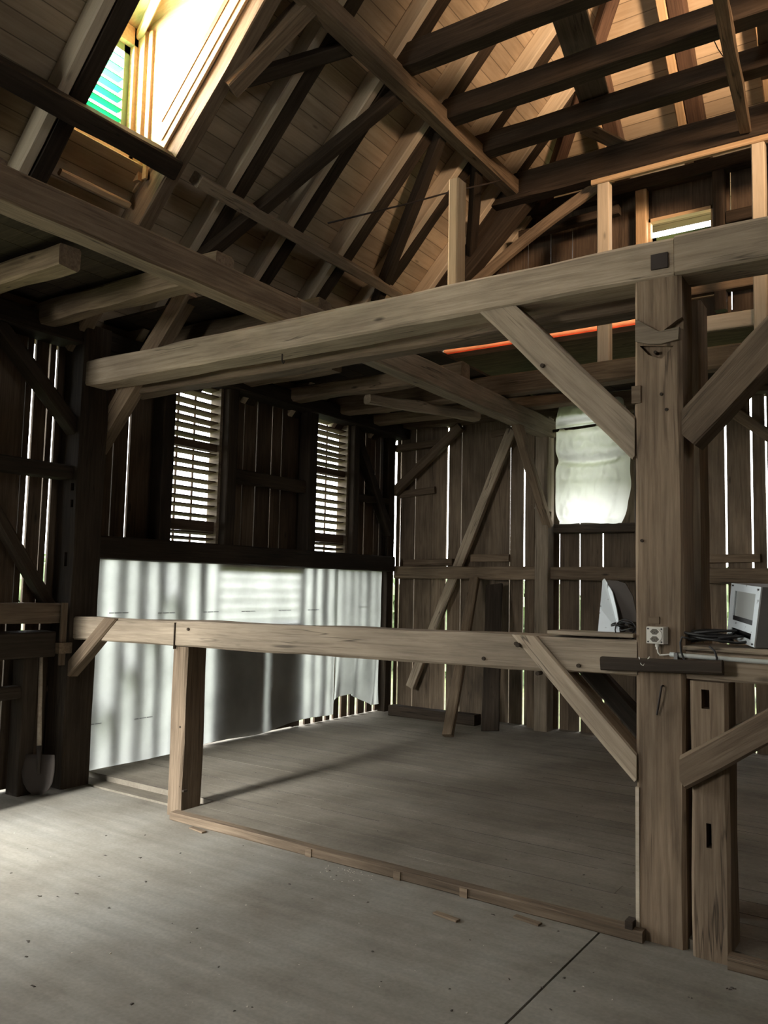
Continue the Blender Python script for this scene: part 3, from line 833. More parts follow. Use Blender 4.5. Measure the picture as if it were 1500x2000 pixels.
post = bx('big_post', -1.212, -.988, YF, 4.17, 0.0, 3.105, OLD, 'tall thick upright post carrying the tie beam, with a socket box on it', 'post', wob=.008, cham=.016)
carve(post, [([at(px, py, 1, YF - .03) for px, py in ((1284, 648), (1338, 606), (1338, 630), (1294, 656))], (0, .07, 0)), ([at(px, py, 1, YF - .03) for px, py in ((1245, 672), (1262, 690), (1288, 698), (1312, 672))], (0, .06, 0))])
# broken stub of an old brace in the notch
mb = MB(52)
mb.prism([at(px, py, 1, YF + .03) for px, py in ((1246, 628), (1291, 652), (1331, 643), (1329, 667), (1296, 676), (1270, 676), (1246, 671))], (0, -.045, 0), .4)
stub = mb.build('brace_stub', GREY, post, mw=Matrix.Translation((-1.1, YF, 2.8)))
mb = MB(53); mb.box(-1.2215, -1.178, YF - .012, YF + .02, 2.50, 2.585, .7); mb.build('nailed_block', OLD, post)
for px, py in ((1265, 668), (1323, 654), (1280, 688), (1254, 1056), (1292, 770), (1302, 800)):
    peg(post, at(px, py, 1, YF - .0), r=.008, l=.006)
mb = MB(54)
mb.tube([at(1297, 1338, 1, YF + .02), at(1292, 1341, 1, YF - .03), at(1288, 1365, 1, YF - .03), at(1283, 1396, 1, YF - .015)], .005, 6)
mb.build('iron_staple', IRON, post)
mb = MB(55); mb.box(-1.213, -1.196, YF - .006, 4.12, 0.02, .68, .5); mb.build('bark_edge', PALE, post)

p2 = bx('second_post', -.955, -.795, 3.90, 4.10, 0.0, 1.195, OLD, 'shorter post with two mortise holes standing close to the right of the big post', 'post', wob=.010, cham=.014)
carve(p2, [(-.905, -.870, 3.85, 3.98, 1.075, 1.16), (-.890, -.868, 3.85, 3.98, .475, .58)])
bx('third_post', -1.165, -.985, 4.30, 4.47, 0.042, 3.09, OLD, 'post standing directly behind the big post', 'post', wob=.008)
mb = MB(56); mb.box(-1.25, -1.215, YF - .05, YF + .01, 0, .085); tag(mb.build('dark_wedge', DARK), 'small dark wedge at the foot of the big post', 'wedge')

rl = timber('mid_rail', (-5.80, 4.04, 1.205), (-1.205, 4.04, 1.273), .19, .175, GREY, 'cracked horizontal rail at chest height left of the big post', 'beam', wob=.010, cham=.014, seg=34)
for px, py in ((945, 1286), (368, 1229), (1130, 1300), (1008, 1257)):
    peg(rl, at(px, py, 1, YF + .003), r=.010, l=.008)
mb = MB(57); mb.box(-4.398, -4.390, YF - .003, YF + .02, 1.12, 1.30); mb.build('scarf_joint', DARK, rl)
timber('mid_rail', (-.985, 4.05, 1.262), (4.4, 4.05, 1.262), .19, .13, GREY, 'horizontal rail continuing right of the big post under the shelf', 'beam', wob=.008, cham=.012)
sp = bx('short_post', -4.435, -4.300, 3.97, 4.17, 0.0, 1.135, OLD, 'short square post under the left part of the rail', 'post', wob=.008, cham=.014)
for px, py in ((345, 1350), (352, 1420), (358, 1545), (338, 1545), (350, 1536)):
    peg(sp, at(px, py, 1, 3.975), r=.008, l=.004)
lpst = bx('left_post', -5.79, -5.535, YF - .02, 4.17, 0.0, 3.60, DARK, 'dark post at the side wall carrying the left end of the tie beam', 'post', wob=.010, cham=.014)
carve(lpst, [(-5.615, -5.575, 3.85, 3.98, 2.27, 2.33), (-5.61, -5.575, 3.85, 3.98, 2.14, 2.20), (-5.66, -5.625, 3.85, 3.98, 1.68, 1.79)])

def knee(name, a, b_, w, h, mat, lab, y=4.02, pegs=(), cut=(), **kw):
    o = timber(name, (a[0], y, a[1]), (b_[0], y, b_[1]), w, h, mat, lab, 'brace', upv=(0, 0, 1), cham=.012, **kw)
    if cut: trim(o, cut)
    for p in pegs: peg(o, p)
    return o
knee('knee_brace', (-2.02, 3.17), (-1.17, 2.28), .155, .155, GREY, 'pale knee brace from the tie beam down to the left of the big post', y=4.015, wob=.010, pegs=[at(1061, 715, 1, 3.937)], cut=[((0, 0, 3.105), (0, 0, 1)), ((-1.210, 0, 0), (1, 0, 0))])
knee('knee_brace', (-.99, 2.33), (-.19, 3.16), .155, .165, OLD, 'knee brace from the big post up to the right along the tie beam', y=4.02, wob=.012, cut=[((0, 0, 3.105), (0, 0, 1)), ((-.990, 0, 0), (-1, 0, 0))])
k3 = knee('knee_brace', (-1.83, 1.40), (-1.185, .735), .15, .105, GREY, 'lower knee brace between the rail and the left of the big post', y=4.005, wob=.008, pegs=[at(1013, 1260, 1, 3.93), at(1052, 1315, 1, 3.93)], cut=[((0, 0, 1.352), (0, 0, 1)), ((-1.206, 0, 0), (1, 0, 0))])
knee('knee_brace', (-1.62, 1.25), (-1.15, .78), .09, .10, DARK, 'dark knee brace hidden just behind the lower pale one', y=4.26, wob=.008)
knee('knee_brace', (-1.0, .775), (-.22, 1.31), .16, .130, OLD, 'lower knee brace rising right from the second post', y=3.93, wob=.012, cut=[((-.990, 0, 0), (-1, 0, 0)), ((0, 0, 1.20), (0, 0, 1))])
knee('knee_brace', (-5.78, .70), (-5.04, 1.33), .10, .105, OLD, 'short brace between the dark left post and the rail', y=3.975, wob=.006, cut=[((0, 0, 1.302), (0, 0, 1))])
knee('knee_brace', (-5.74, 2.66), (-4.72, 3.80), .13, .15, OLD, 'long brace from the left post up past the tie beam to the loft joists', y=4.23, wob=.010)

# sill strips at the edge of the raised floor
sl = timber('sill_board', (-4.31, 3.93, .026), (-1.17, 3.925, .026), .075, .052, OLD, 'long floor sill board between the short post and the big post', 'sill', wob=.004, cham=.006, seg=30)
mb = MB(58)
for px, py in ((603, 1660), (775, 1742), (905, 1795)):
    q = at(px, py, 1, 3.89); mb.box(q.x - .022, q.x + .022, 3.884, 3.93, .0, .046)
mb.build('sill_nail_block', OLD, sl)
timber('sill_board', (-.80, 3.89, .028), (2.5, 3.885, .028), .075, .056, OLD, 'floor sill board right of the second post', 'sill', wob=.004, cham=.006)

# long beam (inner plate) running to the gable, in two lengths
bx('inner_plate', -3.645, -3.48, -3.0, 4.10, 3.302, 3.475, OLD, 'long beam at the upper left running over the tie beam', 'beam', wob=.008, cham=.012)
timber('inner_plate', (-3.59, 4.10, 3.40), (-3.62, 8.62, 3.37), .165, .20, GREY, 'long beam behind the tie beam running to the gable post', 'beam', wob=.010, cham=.014)
timber('knee_brace', (-3.60, 7.72, 3.30), (-3.60, 8.56, 2.28), .09, .10, OLD, 'thin knee brace under the gable end of the long beam', 'brace', upv=(1, 0, 0), wob=.006)

# loft joists between side wall plate and inner plate
for (y_, x1, z0, z1, lab) in ((2.05, -3.70, 3.50, 3.62, 'loft joist at the left picture edge'),
                              (2.97, -4.40, 3.50, 3.64, 'loft joist with a sawn free end at the left picture edge'),
                              (3.60, -3.70, 3.50, 3.66, 'loft joist in the dark above the left end of the tie beam'),
                              (4.62, -3.70, 3.50, 3.68, 'loft joist seen through behind the long left brace'),
                              (5.78, -4.47, 3.50, 3.65, 'loft joist with a free end above the first louvred window'),
                              (6.52, -3.55, 3.485, 3.63, 'loft joist reaching the long beam between the two louvred windows'),
                              (8.02, -3.0, 3.50, 3.62, 'last crooked loft joist in front of the gable boards')):
    bx('loft_joist', -5.78, x1, y_ - .08, y_ + .08, z0, z1, OLD, lab, 'joist', 'loft joists', wob=.018, cham=.02)
bx('loft_joist', -5.78, 2.5, 7.28, 7.46, 3.50, 3.70, OLD, 'long joist crossing behind the big post to carry the gable studs', 'joist', 'loft joists', wob=.014, cham=.018)
timber('log_strut', (-4.72, 6.62, 3.44), (-4.20, 7.98, 3.46), .12, .10, GREY, 'short rounded log lying askew beneath the far loft joists', 'log', wob=.02, cham=.035)
for (x0, x1, y0, y1, z, lab) in ((-5.7, -4.15, 1.5, 3.95, 3.70, 'dark loft boards above the left end of the frame'), (-5.7, -3.9, 4.2, 6.3, 3.70, 'dark loft boards above the first louvred window'), (-5.7, -3.75, 6.35, 8.6, 3.72, 'dark loft boards in the far corner above the second louvred window'), (-3.72, 4.0, 7.62, 8.66, 3.735, 'dark loft boards along the gable behind the long joist')):
    m_ = MB(len(lab)); x_ = x0
    while x_ < x1 - .05:
        w_ = min(.22, x1 - x_); m_.box(x_ + .002, x_ + w_ - .002, y0, y1, z, z + .025); x_ += w_
    c_ = V(((x0 + x1) / 2, (y0 + y1) / 2, z))
    tag(m_.build('loft_boards', DARK, origin=c_), lab, 'loft floor')

# ================================================================== LEFT WALL TIMBERS
bx('wall_plate', -5.80, -5.56, 3.1, 8.76, 3.44, 3.60, DARK, 'dark wall plate above the louvred windows', 'beam', wob=.012)
bx('wall_rail', -5.775, -5.58, 4.10, 8.50, 1.752, 1.935, DARK, 'dark rail of the side wall between louvred windows and white membrane', 'beam', wob=.008)
bx('wall_girt', -5.775, -5.66, 5.66, 6.92, 2.56, 2.69, DARK, 'short dark girt between the two louvred windows', 'beam', wob=.006)
bx('wall_girt', -5.775, -5.68, 7.72, 8.50, 2.58, 2.66, DARK, 'short dark girt right of the second louvred window', 'beam', wob=.006)
for y0, y1, lab in ((4.82, 4.95, 'dark stud left of the first louvred window'), (5.61, 5.74, 'dark stud right of the first louvred window'), (6.84, 6.98, 'dark stud left of the second louvred window'), (7.665, 7.77, 'dark stud right of the second louvred window')):
    bx('wall_stud', -5.775, -5.62, y0, y1, 1.93, 3.45, DARK, lab, 'stud', 'studs of the side wall', wob=.005)
bx('corner_post', -5.795, -5.69, 8.50, 8.64, 0.0, 3.60, DARK, 'dark corner post where side wall and gable meet', 'post', wob=.008)
timber('wall_brace', (-5.70, 7.74, 3.40), (-5.70, 8.52, 2.22), .10, .12, DARK, 'dark brace on the side wall leaning into the far corner', 'brace', upv=(1, 0, 0))
timber('wall_brace', (-5.66, 3.15, 3.52), (-5.66, 3.99, 2.72), .10, .13, DARK, 'dark brace on the near wall running down to the left post', 'brace', upv=(1, 0, 0))
timber('wall_brace', (-5.72, 3.30, 2.15), (-5.72, 3.86, 1.36), .08, .11, DARK, 'dark brace above the feed rack at the left picture edge', 'brace', upv=(1, 0, 0))
timber('wall_brace', (-5.87, 4.15, .10), (-5.87, 5.32, 1.74), .05, .09, DARK, 'brace outside behind the white membrane showing as a slanted shadow', 'brace', upv=(1, 0, 0))
bx('near_rail', -5.775, -5.60, 3.1, 3.93, 2.36, 2.47, DARK, 'dark rail on the near wall left of the left post', 'beam')
bx('near_rail', -5.775, -5.58, 3.1, 3.92, 1.25, 1.395, OLD, 'upper worn rail of the feed rack at the left picture edge', 'beam', wob=.008)
bx('near_rail', -5.75, -5.56, 3.1, 3.82, .995, 1.185, DARK, 'lower dark rail of the feed rack at the left picture edge', 'beam', wob=.008)
bx('rack_stile', -5.75, -5.60, 3.60, 3.72, 0.0, .995, DARK, 'dark stile of the feed rack beside the shovel', 'post')
bx('rack_rail', -5.72, -5.62, 3.1, 3.60, .70, .79, DARK, 'short rail low in the feed rack', 'beam')
lt = timber('wooden_latch', (-5.545, 3.87, 1.40), (-5.545, 3.87, .93), .022, .05, OLD, 'upright wooden latch bar hanging by the left post', 'latch', upv=(0, 1, 0), wob=.004)
mb = MB(60); mb.box(-5.56, -5.51, 3.82, 3.93, 1.02, 1.10); mb.build('keeper', OLD, lt)

# ---- louvred windows
def louvre_window(Y0, Y1, label, n_up, n_mid):
    e = empty('louvred_window', (XW, (Y0 + Y1) / 2, WZ[0]), label, 'window', 'louvred windows of the side wall')
    xo, xi = XW - .035, -5.70
    m_ = MB(61)
    m_.box(xo, xi, Y0, Y0 + .035, WZ[0], WZ[1]); m_.box(xo, xi, Y1 - .035, Y1, WZ[0], WZ[1])
    m_.box(xo, xi, Y0, Y1, WZ[1] - .03, WZ[1]); m_.box(xo, xi, Y0, Y1, WZ[0], WZ[0] + .015)
    m_.build('frame', GREY, e)
    zs = [(1.955, 2.05), (2.155, 2.82), (2.90, 3.465)]
    for z0, z1 in ((2.055, 2.15), (2.825, 2.895)):
        m_ = MB(62); m_.box(xo + .01, xi - .03, Y0 + .03, Y1 - .03, z0, z1); m_.build('cross_rail', SLAT, e)
    for (z0, z1), n in zip(zs, (2, n_mid, n_up)):
        m_ = MB(63)
        st = (z1 - z0) / n
        for k in range(n):
            z = z0 + st * (k + .5)
            j = m_.rng.uniform(-.004, .004)
            a0, a1 = -.010 + j, .006 + j
            m_.hexa([(xo - .01, Y0 + .03, z + a0), (xi - .03, Y0 + .03, z + a1), (xi - .03, Y1 - .03, z + a1 + j), (xo - .01, Y1 - .03, z + a0 + j),
                     (xo - .01, Y0 + .03, z + a0 + .011), (xi - .03, Y0 + .03, z + a1 + .011), (xi - .03, Y1 - .03, z + a1 + .011 + j), (xo - .01, Y1 - .03, z + a0 + .011 + j)])
        m_.build('louvre_panel', SLAT, e)
    m_ = MB(64)
    for q in (.36, .68):
        y_ = Y0 + (Y1 - Y0) * q
        m_.box(xo - .04, xo - .025, y_ - .008, y_ + .008, WZ[0], WZ[1])
    m_.build('outer_rod', SLAT, e)
louvre_window(W1[0], W1[1], 'first louvred window, the one nearer the left post', 7, 8)
louvre_window(W2[0], W2[1], 'second louvred window, the one nearer the far corner', 8, 8)

# ---- white membrane hung over the lower side wall
def membrane(name, y0, y1, zt, zb, xoff, label, seed, loose=0.0):
    ny, nz = int((y1 - y0) / .035), 44
    m_ = MB(seed)
    for i in range(ny + 1):
        t = i / ny; y_ = y0 + (y1 - y0) * t
        top = zt(t); bot = zb(t)
        for j in range(nz + 1):
            s_ = j / nz
            z = top + (bot - top) * s_
            x = xoff + .018 * abs(noise.noise(V((y_ * 2.2, z * .7, seed)))) * (0.3 + s_) + .006 * noise.noise(V((y_ * 7, z * 2.5, seed + 9))) + .008 * math.sin(y_ * 13 + 1.5 * math.sin(z * 2)) * s_ * (.5 + loose)
            x += loose * .16 * max(0, s_ - .25) * math.sin(y_ * 16 + 3 * s_) * s_
            yy = y_ + loose * .10 * s_ * s_ * math.sin(6 * t + 1)
            m_.v.append(V((x, yy, z)))
    for i in range(ny):
        for j in range(nz):
            a_ = i * (nz + 1) + j
            m_.f.append((a_, a_ + 1, a_ + nz + 2, a_ + nz + 1)); m_.r.append(0)
    c_ = V((xoff, (y0 + y1) / 2, 0))
    o = m_.build(name, MEMB, smooth=True, origin=c_)
    tag(o, label, 'sheet')
    return o
XM = -5.752
m1 = membrane('white_membrane', 4.08, 7.55, lambda t: 1.78 + .005 * math.sin(t * 23), lambda t: .022 + .11 * t ** 1.5 + .02 * math.sin(t * 17), XM, 'large white membrane hung along the lower side wall behind the rail', 71)
m2 = membrane('white_membrane', 7.48, 8.42, lambda t: 1.77 - .01 * t, lambda t: .23 + .10 * math.sin(t * 5), XM + .03, 'crumpled end piece of white membrane in the far corner', 72, loose=.5)
mb = MB(73)
rng = random.Random(73)
for (px, py) in ((178, 1415), (232, 1197), (325, 1197), (412, 1195), (485, 1194), (556, 1192), (612, 1191), (280, 1402), (708, 1185)):
    q = at(px, py, 0, XM + .02)
    for a_, b_ in ((-.10, -.055), (-.045, .025), (.035, .095)):
        mb = MB(); mb.box(XM + .024, XM + .0255, q.y + a_, q.y + b_, q.z - .0035, q.z + .0035); mb.build('printed_word', PRINT, m1)


# ================================================================== GABLE TIMBERS
gp = bx('gable_post', -3.73, -3.575, 8.50, 8.68, 0.0, 3.50, GREY, 'post on the gable wall under the end of the long beam', 'post', wob=.008)
bx('gable_stud', -3.87, -3.78, 8.62, 8.77, 0.0, 3.72, OLD, 'cracked plank stud just left of the gable post', 'stud', wob=.006)
carve(gp, [(-3.62, -3.56, 8.4, 8.60, 2.33, 2.44)])
timber('gable_girt', (-5.64, 8.64, 1.745), (-3.73, 8.64, 1.755), .13, .15, OLD, 'girt on the gable wall left of the gable post', 'beam', wob=.008)
timber('gable_girt', (-3.575, 8.64, 1.755), (-1.9, 8.64, 1.765), .13, .14, OLD, 'girt on the gable wall below the plastic covered window', 'beam', wob=.008)
timber('gable_girt', (-1.9, 8.64, 1.75), (4.4, 8.64, 1.75), .13, .16, OLD, 'girt on the gable wall right of the big post', 'beam', wob=.008)
bx('gable_plate', -5.7, 4.4, 8.60, 8.77, 3.56, 3.72, OLD, 'plate along the top of the gable boards', 'beam', wob=.012)
gb = timber('gable_brace', (-4.09, 8.66, 3.42), (-5.42, 8.66, .35), .07, .115, GREY, 'long diagonal brace across the left gable boards', 'brace', upv=(1, 0, .4), wob=.008)
timber('gable_brace', (-4.77, 8.66, 3.52), (-5.72, 8.66, 2.75), .09, .11, OLD, 'short brace leaning from the corner post at the gable', 'brace', upv=(0, 0, 1), wob=.006)
timber('gable_brace', (-1.75, 8.60, 3.45), (-.85, 8.60, 2.70), .09, .11, OLD, 'brace on the gable wall seen right of the big post', 'brace', upv=(0, 0, 1), wob=.006)
for (p0, p1, d, lab) in (((775, 877), (872, 864), .10, 'short block nailed near the top of the corner boards'), ((780, 967), (850, 957), .05, 'short batten nailed at mid height on the corner boards'), ((920, 1090), (995, 1090), .04, 'small board nailed above the left gable girt'), ((790, 1100), (885, 1098), .07, 'dark offcut lying on the left gable girt'), ((1365, 1092), (1485, 1090), .04, 'board nailed above the right gable girt'), ((960, 848), (1020, 838), .03, 'small patch board nailed below the long beam')):
    a_, b_ = at(*p0, 1, 8.77 - d / 2), at(*p1, 1, 8.77 - d / 2)
    timber('nailed_board', a_, b_, d, .085, OLD, lab, 'board', 'small boards nailed to the gable')
timber('leaning_plank', (-4.245, 7.52, .06), (-4.47, 8.50, 1.68), .115, .07, OLD, 'thick plank leaning against the gable girt', 'plank', upv=(0, 1, -.4), wob=.008)
timber('leaning_plank', (-4.05, 8.10, .055), (-4.26, 8.58, 1.62), .20, .03, DARK, 'dark wide board leaning beside the thick plank', 'plank', upv=(0, 1, -.4), wob=.006)
bx('floor_timber', -5.5, -4.35, 8.30, 8.46, .042, .16, DARK, 'dark timber lying on the floor along the gable', 'timber', wob=.01)
timber('stud_offcut', (-2.60, 8.66, 0.045), (-2.60, 8.66, 3.55), .10, .12, DARK, 'dark stud right of the plastic covered window', 'stud', upv=(0, 1, 0))
bx('window_sill_rail', -3.55, -2.62, 8.60, 8.76, 2.20, 2.30, DARK, 'dark rail below the plastic covered window', 'beam')
bx('window_head_rail', -3.55, -2.62, 8.62, 8.76, 3.50, 3.58, OLD, 'rail above the plastic covered window', 'beam')
for x_ in (-1.28,):
    bx('gable_stud', x_ - .06, x_ + .06, 8.62, 8.77, 0.0, 3.6, OLD, 'stud on the gable wall at the right picture edge', 'stud')

# ---- gable window covered with plastic film
pe = empty('covered_window', (-3.15, 8.6, 2.3), 'window covered with crumpled white plastic film and glowing, left of the big post', 'window')
mb = MB(81)
px0, px1, pz0, pz1 = -3.57, -2.70, 2.29, 3.68
nx, nz = 60, 84
for i in range(nx + 1):
    u = i / nx
    for j in range(nz + 1):
        v = j / nz
        # outline: narrower top left, rounded bottom
        l = px0 + .03 + .05 * max(0, (v - .86) / .14) + .07 * (1 - min(1, v / .16)) ** 2 + .03 * math.exp(-((v - .52) / .05) ** 2) + .012 * noise.noise(V((v * 9, 2, 2)))
        r = px1 - .04 * max(0, (v - .72) / .28) - .11 * (1 - min(1, v / .30)) ** 2 + .015 * noise.noise(V((v * 8, 7, 2)))
        x = l + (r - l) * u
        z = pz0 + (pz1 - pz0) * v + .02 * math.sin(u * 4) * (1 - v)
        edge = min(1, min(u, 1 - u) / .10) * min(1, min(v, 1 - v) / .05)
        bulge = .13 * edge ** .6 * (1 - .35 * v)
        tuck = .085 * math.exp(-((v - (.53 - .05 * math.sin(u * 3.3))) / .032) ** 2) + .09 * math.exp(-((v - .80 - .02 * u) / .014) ** 2)
        fold = .05 * noise.noise(V((u * 3.0 + v * 1.5, v * 4.5, 3))) + .035 * abs(noise.noise(V((u * 8 - v * 5, v * 7 + u * 5, 8)))) + .006 * noise.noise(V((u * 26, v * 30, 1)))
        y_ = 8.64 - max(.004, bulge + fold * edge - tuck * edge)
        mb.v.append(V((x, y_, z)))
for i in range(nx):
    for j in range(nz):
        a_ = i * (nz + 1) + j
        mb.f.append((a_, a_ + 1, a_ + nz + 2, a_ + nz + 1)); mb.r.append(0)
mb.build('plastic_film', PLAST, pe, smooth=True)
timber('batten', (-3.60, 8.55, 3.335), (-2.72, 8.55, 3.375), .03, .03, DARK, parent=pe)
mb = MB(82)
mb.prism([at(1038, 985, 1, 8.62), at(1052, 1003, 1, 8.62), at(1055, 962, 1, 8.66), at(1040, 972, 1, 8.66)], (0, .004, 0)); mb.build('film_flap', PLAST, pe)
mb = MB(83)
for k in range(8):
    z = WGZ[0] + .42 + k * .093
    mb.hexa([(WGX[0], 8.80, z), (WGX[1], 8.80, z), (WGX[1], 8.85, z - .04), (WGX[0], 8.85, z - .04), (WGX[0], 8.80, z + .01), (WGX[1], 8.80, z + .01), (WGX[1], 8.85, z - .03), (WGX[0], 8.85, z - .03)])
mb.build('louvre_panel', SLAT, pe)

# ================================================================== OBJECTS AROUND THE BIG POST
# bar across the post
br = timber('cross_bar', at(1175, 1296, 1, 3.915), at(1412, 1304, 1, 3.88), .04, .062, DARK, 'dark bar fixed across the big post below the socket box', 'bar', wob=.006, cham=.014)
# socket box
se = empty('socket_box', at(1282, 1240, 1, 3.93), 'cream double socket box mounted on the big post', 'socket')
c0 = at(1263, 1224, 1, 3.90); c1 = at(1296, 1258, 1, 3.90)
X0, X1, Z1, Z0 = c0.x, c1.x, c0.z, c1.z
mb = MB(90)
bmx = [(X0, 3.895, Z0), (X1, 3.895, Z0), (X1 + .012, 3.95, Z0 - .002), (X0 - .004, 3.95, Z0 - .002), (X0, 3.895, Z1), (X1, 3.895, Z1), (X1 + .012, 3.95, Z1 + .002), (X0 - .004, 3.95, Z1 + .002)]
mb.hexa(bmx); mb.build('housing', WHITEP, se)
cx, cz = (X0 + X1) / 2, (Z0 + Z1) / 2
mb = MB(91)
mb.tube([(cx, 3.896, cz), (cx, 3.891, cz)], .034, 28); mb.build('face_plate', WHITEP, se)
for dz_ in (.017, -.017):
    mb = MB(92)
    mb.prism([(cx + x_, 3.8905, cz + dz_ + z_) for x_, z_ in ((-.021, 0), (-.009, .013), (.009, .013), (.021, 0), (.009, -.013), (-.009, -.013))], (0, .004, 0))
    so = mb.build('outlet', BROWNP, se)
    mb = MB(93)
    for x_, z_ in ((-.009, .002), (.009, .002), (0, -.004)):
        mb.tube([(cx + x_, 3.8898, cz + dz_ + z_), (cx + x_, 3.8925, cz + dz_ + z_)], .0024, 8)
    mb.build('pin_hole', BLACK, so)
for x_ in (X0 + .008, X1 - .008):
    for z_ in (Z0 + .008, Z1 - .008):
        mb = MB(94); mb.tube([(x_, 3.893, z_), (x_, 3.897, z_)], .004, 8); mb.build('screw', BLACK, se)
mb = MB(95)
g = at(1284, 1258, 1, 3.915)
mb.tube([g + V((0, 0, .004)), g + V((0, 0, -.012)), g + V((0, 0, -.013)), g + V((0, 0, -.024))], [.010, .010, .007, .007], 10); mb.build('cable_gland', WHITEP, se)
mb = MB(96)
mb.tube([g + V((0, 0, -.022)), g + V((.002, 0, -.038)), g + V((.012, 0, -.050)), at(1310, 1278, 1, 3.915)], .004, 6); mb.build('supply_cable', WHITEP, se)
mb = MB(97); q0, q1 = at(1266, 1204, 1, 3.93), at(1287, 1219, 1, 3.93)
mb.box(q0.x, q1.x, 3.934, 3.945, q1.z, q0.z); tag(mb.build('wooden_patch', OLD), 'small wooden patch nailed on the big post above the socket box', 'board')
# conduit
mb = MB(98)
mb.tube([at(1309, 1278, 1, 3.915), at(1340, 1281, 1, 3.905), at(1420, 1287, 1, 3.90), at(1520, 1295, 1, 3.90), V((.6, 3.90, 1.28))], .0105, 12)
cn = mb.build('conduit_pipe', PIPEM, smooth=True); tag(cn, 'grey conduit pipe running right from the socket box', 'pipe')
mb = MB(99); q = at(1321, 1281, 1, 3.905); mb.box(q.x - .008, q.x + .008, 3.89, 3.945, q.z - .016, q.z + .014); mb.build('clamp', GREYM, cn)
mb = MB(100); mb.tube([at(1248, 1283, 1, 3.89), at(1252, 1297, 1, 3.885), at(1256, 1300, 1, 3.885), at(1262, 1292, 1, 3.885), at(1269, 1283, 1, 3.89)], .003, 6)
tag(mb.build('string_loop', WHITEP), 'short pale string ends tied round the bar below the socket box', 'string')

# shelf boards on the rails
timber('shelf_board', (-1.66, 4.05, 1.372), (-1.215, 4.02, 1.378), .18, .018, GREY, 'thin weathered board lying on the rail left of the big post', 'board', wob=.004)
timber('shelf_board', (-.985, 4.06, 1.338), (.6, 4.06, 1.338), .30, .022, GREY, 'shelf board on the rail right of the big post', 'board', wob=.004)

# white triangular panel and dark panel on the left rail
ap = at(1180, 1130, 1, 4.12)
bz = 1.383
mb = MB(101)
L0 = at(1169, 1238, 1, 4.08); R0 = at(1211, 1238, 1, 4.08)
mb.prism([(L0.x, 4.07, bz), (R0.x, 4.07, bz), (R0.x - .004, 4.075, bz + .045), (R0.x - .02, 4.085, bz + .12), (R0.x - .045, 4.10, bz + .20), (ap.x + .008, 4.12, ap.z - .01), (ap.x, 4.12, ap.z), (ap.x - .008, 4.12, ap.z - .008), (L0.x + .006, 4.085, bz + .12)], (.002, .004, 0))
o = mb.build('enamel_panel', ENAM); tag(o, 'white speckled triangular metal panel standing on the rail', 'panel')
mb = MB(102)
q = at(1178, 1135, 1, 4.18)
out = [at(px, py, 1, 4.112) for px, py in ((1186, 1133), (1205, 1134), (1222, 1140), (1236, 1165), (1243, 1200), (1246, 1240), (1190, 1240))]
for q in out[-2:]: q.z = 1.384
mb.prism(out, (0, .012, 0)); o = mb.build('hardboard_offcut', DARKM); tag(o, 'dark curved panel standing behind the white triangular one', 'panel')
# cables
def coil(name, center, rx, ry, n, turns, seed, label, rad=.006, zr_=.02, extra=None, mat=BLACK):
    rng = random.Random(seed); m_ = MB(seed)
    pts = []
    steps = turns * 18
    ph = [rng.uniform(0, 6.28) for _ in range(8)]
    for k in range(steps + 1):
        a_ = 2 * math.pi * k / 18; t = k / steps
        ex = 1 + .18 * math.sin(2.3 * a_ / 6.28 + ph[0]) + .08 * math.sin(5.1 * t * 6 + ph[1])
        pts.append(V(center) + V((rx * ex * math.cos(a_) + .03 * math.sin(t * 9 + ph[2]), ry * ex * math.sin(a_), rad + zr_ * (t + .5 * abs(math.sin(7 * t + a_ / 2 + ph[3]))))))
    if extra: pts += extra
    m_.tube(pts, rad, 7)
    o = m_.build(name, mat, smooth=True); tag(o, label, 'cable'); return o
coil('cable_coil', at(1222, 1236, 1, 4.05), .05, .05, 0, 4, 111, 'black cable coil on the rail left of the big post', rad=.004, zr_=.04)
mb = MB(113)
q = at(1222, 1226, 1, 4.0)
mb.tube([q + V((.052 * math.cos(a_ * .35), 0, .052 * math.sin(a_ * .35) - .012)) for a_ in range(19)], .0035, 7)
tag(mb.build('cable_loop', BLACK, smooth=True), 'upright loop of black cable beside the white triangular panel', 'cable')
coil('cable_coil', (-.875, 4.03, 1.349), .105, .085, 0, 6, 112, 'black cable coil on the shelf right of the big post', rad=.0065, zr_=.045)
mb = MB(114)
pts = [at(px, py, 1, 3.88) for px, py in ((1345, 1247), (1332, 1244), (1329, 1255), (1330, 1272), (1336, 1288), (1350, 1303), (1368, 1311), (1385, 1309), (1397, 1298), (1400, 1285), (1396, 1272), (1385, 1262))]
mb.tube(pts, .005, 7); tag(mb.build('cable_loop', BLACK, smooth=True), 'loop of black cable hanging in front of the conduit pipe', 'cable')

# enamel box with a window
ce = empty('metal_box', (-.72, 4.1, 1.35), 'white fronted metal box with glass window on the shelf at the right edge', 'appliance')
TL, TR, BL, BR = at(1430, 1139, 1, 4.10), at(1488, 1147, 1, 3.99), at(1421, 1243, 1, 4.08), at(1474, 1265, 1, 3.97)
def fp(u, v, d=0.0):
    a_ = TL.lerp(TR, u); b2 = BL.lerp(BR, u); n_ = (TR - TL).cross(BL - TL).normalized()
    if n_.y > 0: n_ = -n_
    return a_.lerp(b2, v) + n_ * d
back = V((.16, .10, .0))
mb = MB(120)
W_ = (.17, .17, .83, .90)   # window u0 v0 u1 v1
def frame_piece(u0, v0, u1, v1, d0, d1, rnd=0):
    mb.hexa([fp(u0, v1, d0), fp(u1, v1, d0), fp(u1, v0, d0), fp(u0, v0, d0), fp(u0, v1, d1), fp(u1, v1, d1), fp(u1, v0, d1), fp(u0, v0, d1)], rnd)
